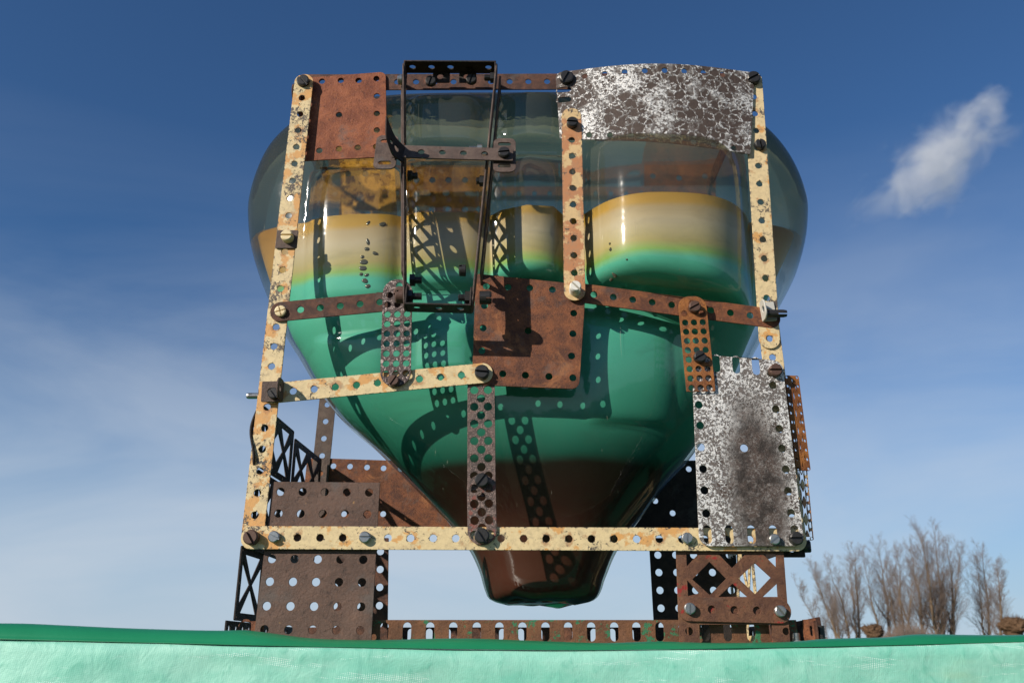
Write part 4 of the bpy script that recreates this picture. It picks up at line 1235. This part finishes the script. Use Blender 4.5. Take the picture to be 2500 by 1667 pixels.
def bare_tree(base, top, spread, seed, label, stems=2):
    rnd = random.Random(seed)
    H = top.z - base.z
    t = tag(link('bare_tree', None, None, None, Matrix.Translation(base)), label, 'tree', 'bare trees in the distance')
    TV, TF, CV, CF = [], [], [], []
    def rv(s): return Vector((rnd.uniform(-s, s), rnd.uniform(-s, s), rnd.uniform(-s, s)))
    def branch(p, d, L_, r, lev):
        n = 5 if lev < 2 else 3
        pts, rads = [p], [r]
        q, dd = p.copy(), d.copy()
        for i in range(n):
            dd = (dd + rv(0.13) + Vector((0, 0, 0.10 if lev < 3 else 0.05))).normalized()
            q = q + dd * (L_ / n)
            pts.append(q.copy()); rads.append(max(0.004, r * (1 - 0.85 * (i + 1) / n)))
        tube(CV, CF, pts, rads, 4 if lev < 2 else 3)
        if lev >= 3: return
        k = (10, 9, 7)[lev] 
        for i in range(k):
            u = lerp(0.22, 1.0, (i + rnd.random()) / k)
            j = min(n - 1, int(u * n)); ft_ = u * n - j
            p0 = pts[j].lerp(pts[min(j + 1, n)], ft_)
            dl = (pts[min(j + 1, n)] - pts[j]).normalized()
            side = dl.cross(rv(1.0)).normalized()
            nd = (dl * rnd.uniform(0.75, 1.15) + side * rnd.uniform(0.45, 0.95)).normalized()
            branch(p0, nd, L_ * rnd.uniform(0.36, 0.62) * (1.1 - 0.45 * u), max(0.005, r * 0.36 * (1.1 - 0.6 * u)), lev + 1)
    for s in range(stems):
        ang = 2 * math.pi * (s + rnd.random() * 0.5) / stems
        tip = top - base + Vector((math.cos(ang) * spread * (0.0 if s == 0 else 1.35), math.sin(ang) * spread * 0.8, 0 if s == 0 else -H * rnd.uniform(0.05, 0.22)))
        pts, rads = [], []
        n = 9
        r0 = 0.026 * H * 0.62 * (1 if s == 0 else 0.75)
        for i in range(n + 1):
            u = i / n
            pts.append(tip * u + Vector((0.25 * spread * math.cos(ang) * math.sin(math.pi * u), 0, 0)) + rv(0.11) * (1 if 0 < i < n else 0))
            rads.append(max(0.012, r0 * (1 - u) ** 0.9))
        tube(TV, TF, pts, rads, 6)
        for i in range(28):
            u = lerp(0.16, 0.99, (i + rnd.random()) / 28)
            j = min(n - 1, int(u * n))
            p0 = pts[j].lerp(pts[j + 1], u * n - j)
            a = rnd.uniform(0, 2 * math.pi)
            nd = Vector((math.cos(a) * 0.55, math.sin(a) * 0.55, rnd.uniform(0.7, 1.25))).normalized()
            branch(p0, nd, H * rnd.uniform(0.17, 0.33) * (1.18 - 0.72 * u), max(0.016, r0 * 0.36 * (1.08 - u)), 1)
    link('trunk', pymesh('trunk', TV, TF, True), M['bark'], t, Matrix.Translation(base))
    link('crown', pymesh('crown', CV, CF, True), M['twig'], t, Matrix.Translation(base))
    return t
def zpt(zx, zy, Y):
    px, py = 1900 + zx / 3.92, 1250 + zy / 3.92
    return at(px / 1.06293, py / 1.06293, Y)
TREES = [(600, 350, 560, 82, 1.4, 3, 'leftmost bare tree, low and leaning out to the left'),
         (690, 500, 440, 76, 1.4, 2, 'bare tree with slanting twin stems, second from the left'),
         (765, 745, 300, 84, 0.9, 2, 'upright bare tree standing alone left of the gap in the row'),
         (1045, 950, 270, 88, 1.2, 2, 'bare tree just right of the gap, leaning left'),
         (1150, 1140, 330, 80, 1.2, 3, 'bushy bare tree behind the nearer pollard stump'),
         (1370, 1265, 300, 86, 1.4, 3, 'bare tree with reddish twigs left of the two tallest'),
         (1525, 1395, 150, 82, 1.0, 2, 'tall bare tree, left of the two tallest of the row'),
         (1555, 1510, 140, 90, 0.9, 2, 'tall bare tree, right of the two tallest of the row'),
         (1620, 1650, 240, 84, 1.6, 3, 'broad bare tree at the right end of the middle clump'),
         (1970, 1950, 330, 86, 1.3, 2, 'tall slim bare tree standing apart on the right'),
         (2095, 2130, 430, 82, 1.6, 2, 'rightmost bare tree, shorter with drooping outer twigs')]
for i, (bx, tx, ty, Y, spd, st_, lab) in enumerate(TREES):
    b_, t_ = zpt(bx, 1215, Y), zpt(tx, lerp(1215, ty, 0.95), Y)
    b_.z = -1.05
    bare_tree(b_, t_, spd, 40 + i, lab, st_)

def pollard(zx, zy, Y, wid, seed, label):
    rnd = random.Random(seed)
    c = zpt(zx, zy, Y)
    base = Vector((c.x, c.y, -1.0))
    t = tag(link('pollard_willow', None, None, None, Matrix.Translation(base)), label, 'tree', 'pollard stumps')
    V, F = [], []
    hh = c.z + 1.0
    tube(V, F, [Vector((0, 0, 0)), Vector((0.03, 0, hh * 0.4)), Vector((0, 0.02, hh * 0.75)), Vector((0, 0, hh))], [wid * 0.34, wid * 0.27, wid * 0.26, wid * 0.34], 12)
    link('trunk', pymesh('trunk', V, F, True), M['pollard'], t, Matrix.Translation(base))
    bm = bmesh.new()
    bmesh.ops.create_icosphere(bm, subdivisions=5, radius=1.0)
    for v_ in bm.verts:
        n_ = v_.co.normalized()
        k = 1 + 0.30 * mnoise.noise(n_ * 1.7 + Vector((seed, 0, 0))) + 0.22 * mnoise.noise(n_ * 4.1) + 0.12 * mnoise.noise(n_ * 10) + 0.06 * mnoise.noise(n_ * 24)
        v_.co = Vector((n_.x * wid * 0.52 * k, n_.y * wid * 0.5 * k, hh + n_.z * wid * 0.34 * k + 0.16 * wid * abs(n_.x)))
    V, F = [], []
    for i in range(160):
        a = rnd.uniform(0, 2 * math.pi); e = rnd.uniform(-0.2, 1.3)
        d = Vector((math.cos(a) * math.cos(e), math.sin(a) * math.cos(e), math.sin(e)))
        p0 = Vector((d.x * wid * 0.5, d.y * wid * 0.48, hh + d.z * wid * 0.34))
        tube(V, F, [p0, p0 + (d + Vector((0, 0, 0.3))) * wid * rnd.uniform(0.07, 0.2)], [0.012 * wid, 0.004 * wid], 4)
    me = bpy.data.meshes.new('crown'); bm.to_mesh(me); bm.free(); smooth(me)
    cr_ = link('crown', me, M['pollard'], t, Matrix.Translation(base))
    tag(link('twigs', pymesh('twigs', V, F, True), M['pollard'], cr_, Matrix.Translation(base)), kind='stuff')
pollard(905, 1150, 22, 0.47, 3, 'knobbly cut head of a pollard stump below the gap in the bare trees')
pollard(2255, 1100, 12.5, 0.34, 8, 'dark knobbly pollard head at the right edge of the photo')
# low scrub at the foot of the trees
rnd = random.Random(9)
V, F = [], []
for i in range(2600):
    zx = rnd.gauss(1260, 190) if i % 3 else rnd.uniform(600, 2300)
    p = zpt(zx, 1215, rnd.uniform(70, 78)); p.z = -1.0
    h_ = rnd.uniform(1.0, 2.3) * math.exp(-((zx - 1260) / 420) ** 2) + rnd.uniform(0.5, 1.1)
    tube(V, F, [p, p + Vector((rnd.uniform(-.3, .3), 0, h_ * 0.6)), p + Vector((rnd.uniform(-.7, .7), rnd.uniform(-.5, .5), h_))], [0.03, 0.018, 0.006], 3)
tag(link('scrub', pymesh('scrub', V, F, True), M['twig']), 'low brown scrub at the foot of the bare trees', 'scrub', kind='stuff')

# ------------------------------------------------------------------ the small cloud
def cloud():
    n = Nodes('cloud_vapour')
    t = n.t
    t.nodes.remove(n.b)
    pv = t.nodes.new('ShaderNodeVolumePrincipled')
    pv.inputs['Color'].default_value = (0.97, 0.97, 0.98, 1)
    pv.inputs['Anisotropy'].default_value = 0.0
    ln = t.nodes.new('ShaderNodeVectorMath'); ln.operation = 'LENGTH'
    w = n.warp(1.1, 0.9, vec=n.obj)
    t.links.new(n.scaled((1, 1, 1), vec=n.obj), ln.inputs[0])
    fall = n.math('SUBTRACT', 1.0, ln.outputs['Value'])
    nz = n.noise(1.7, 7, 0.62, 0.5, vec=n.scaled((1.5, 1, 0.9), vec=n.obj))
    d = n.math('ADD', n.math('MULTIPLY', fall, 1.0), n.math('MULTIPLY', n.math('SUBTRACT', nz, 0.5), 2.1))
    d = n.step(d, 0.30, 1.05)
    t.links.new(n.math('MULTIPLY', d, 0.042), pv.inputs['Density'])
    t.links.new(pv.outputs[0], n.out.inputs['Volume'])
    return n.m
mc = cloud()
cc = Vector(((2295 - 1250) / FPX, 0, 0)); u = (833.5 - 385) / FPX
dirv = Vector((cc.x, math.cos(PITCH) - u * math.sin(PITCH), math.sin(PITCH) + u * math.cos(PITCH)))
CD = 700.0
bm = bmesh.new(); bmesh.ops.create_icosphere(bm, subdivisions=4, radius=1.0)
me = bpy.data.meshes.new('cloud'); bm.to_mesh(me); bm.free()
Mc = Matrix.Translation(Vector((0, CAMY, 0)) + dirv * CD) @ Matrix.Rotation(R(-38), 4, 'Y') @ Matrix.Diagonal((110, 40, 44, 1))
cl = link('cloud', me, mc, None, Mc)
tag(cl, 'small wispy white cloud in the blue sky, right of the sculpture', 'cloud')
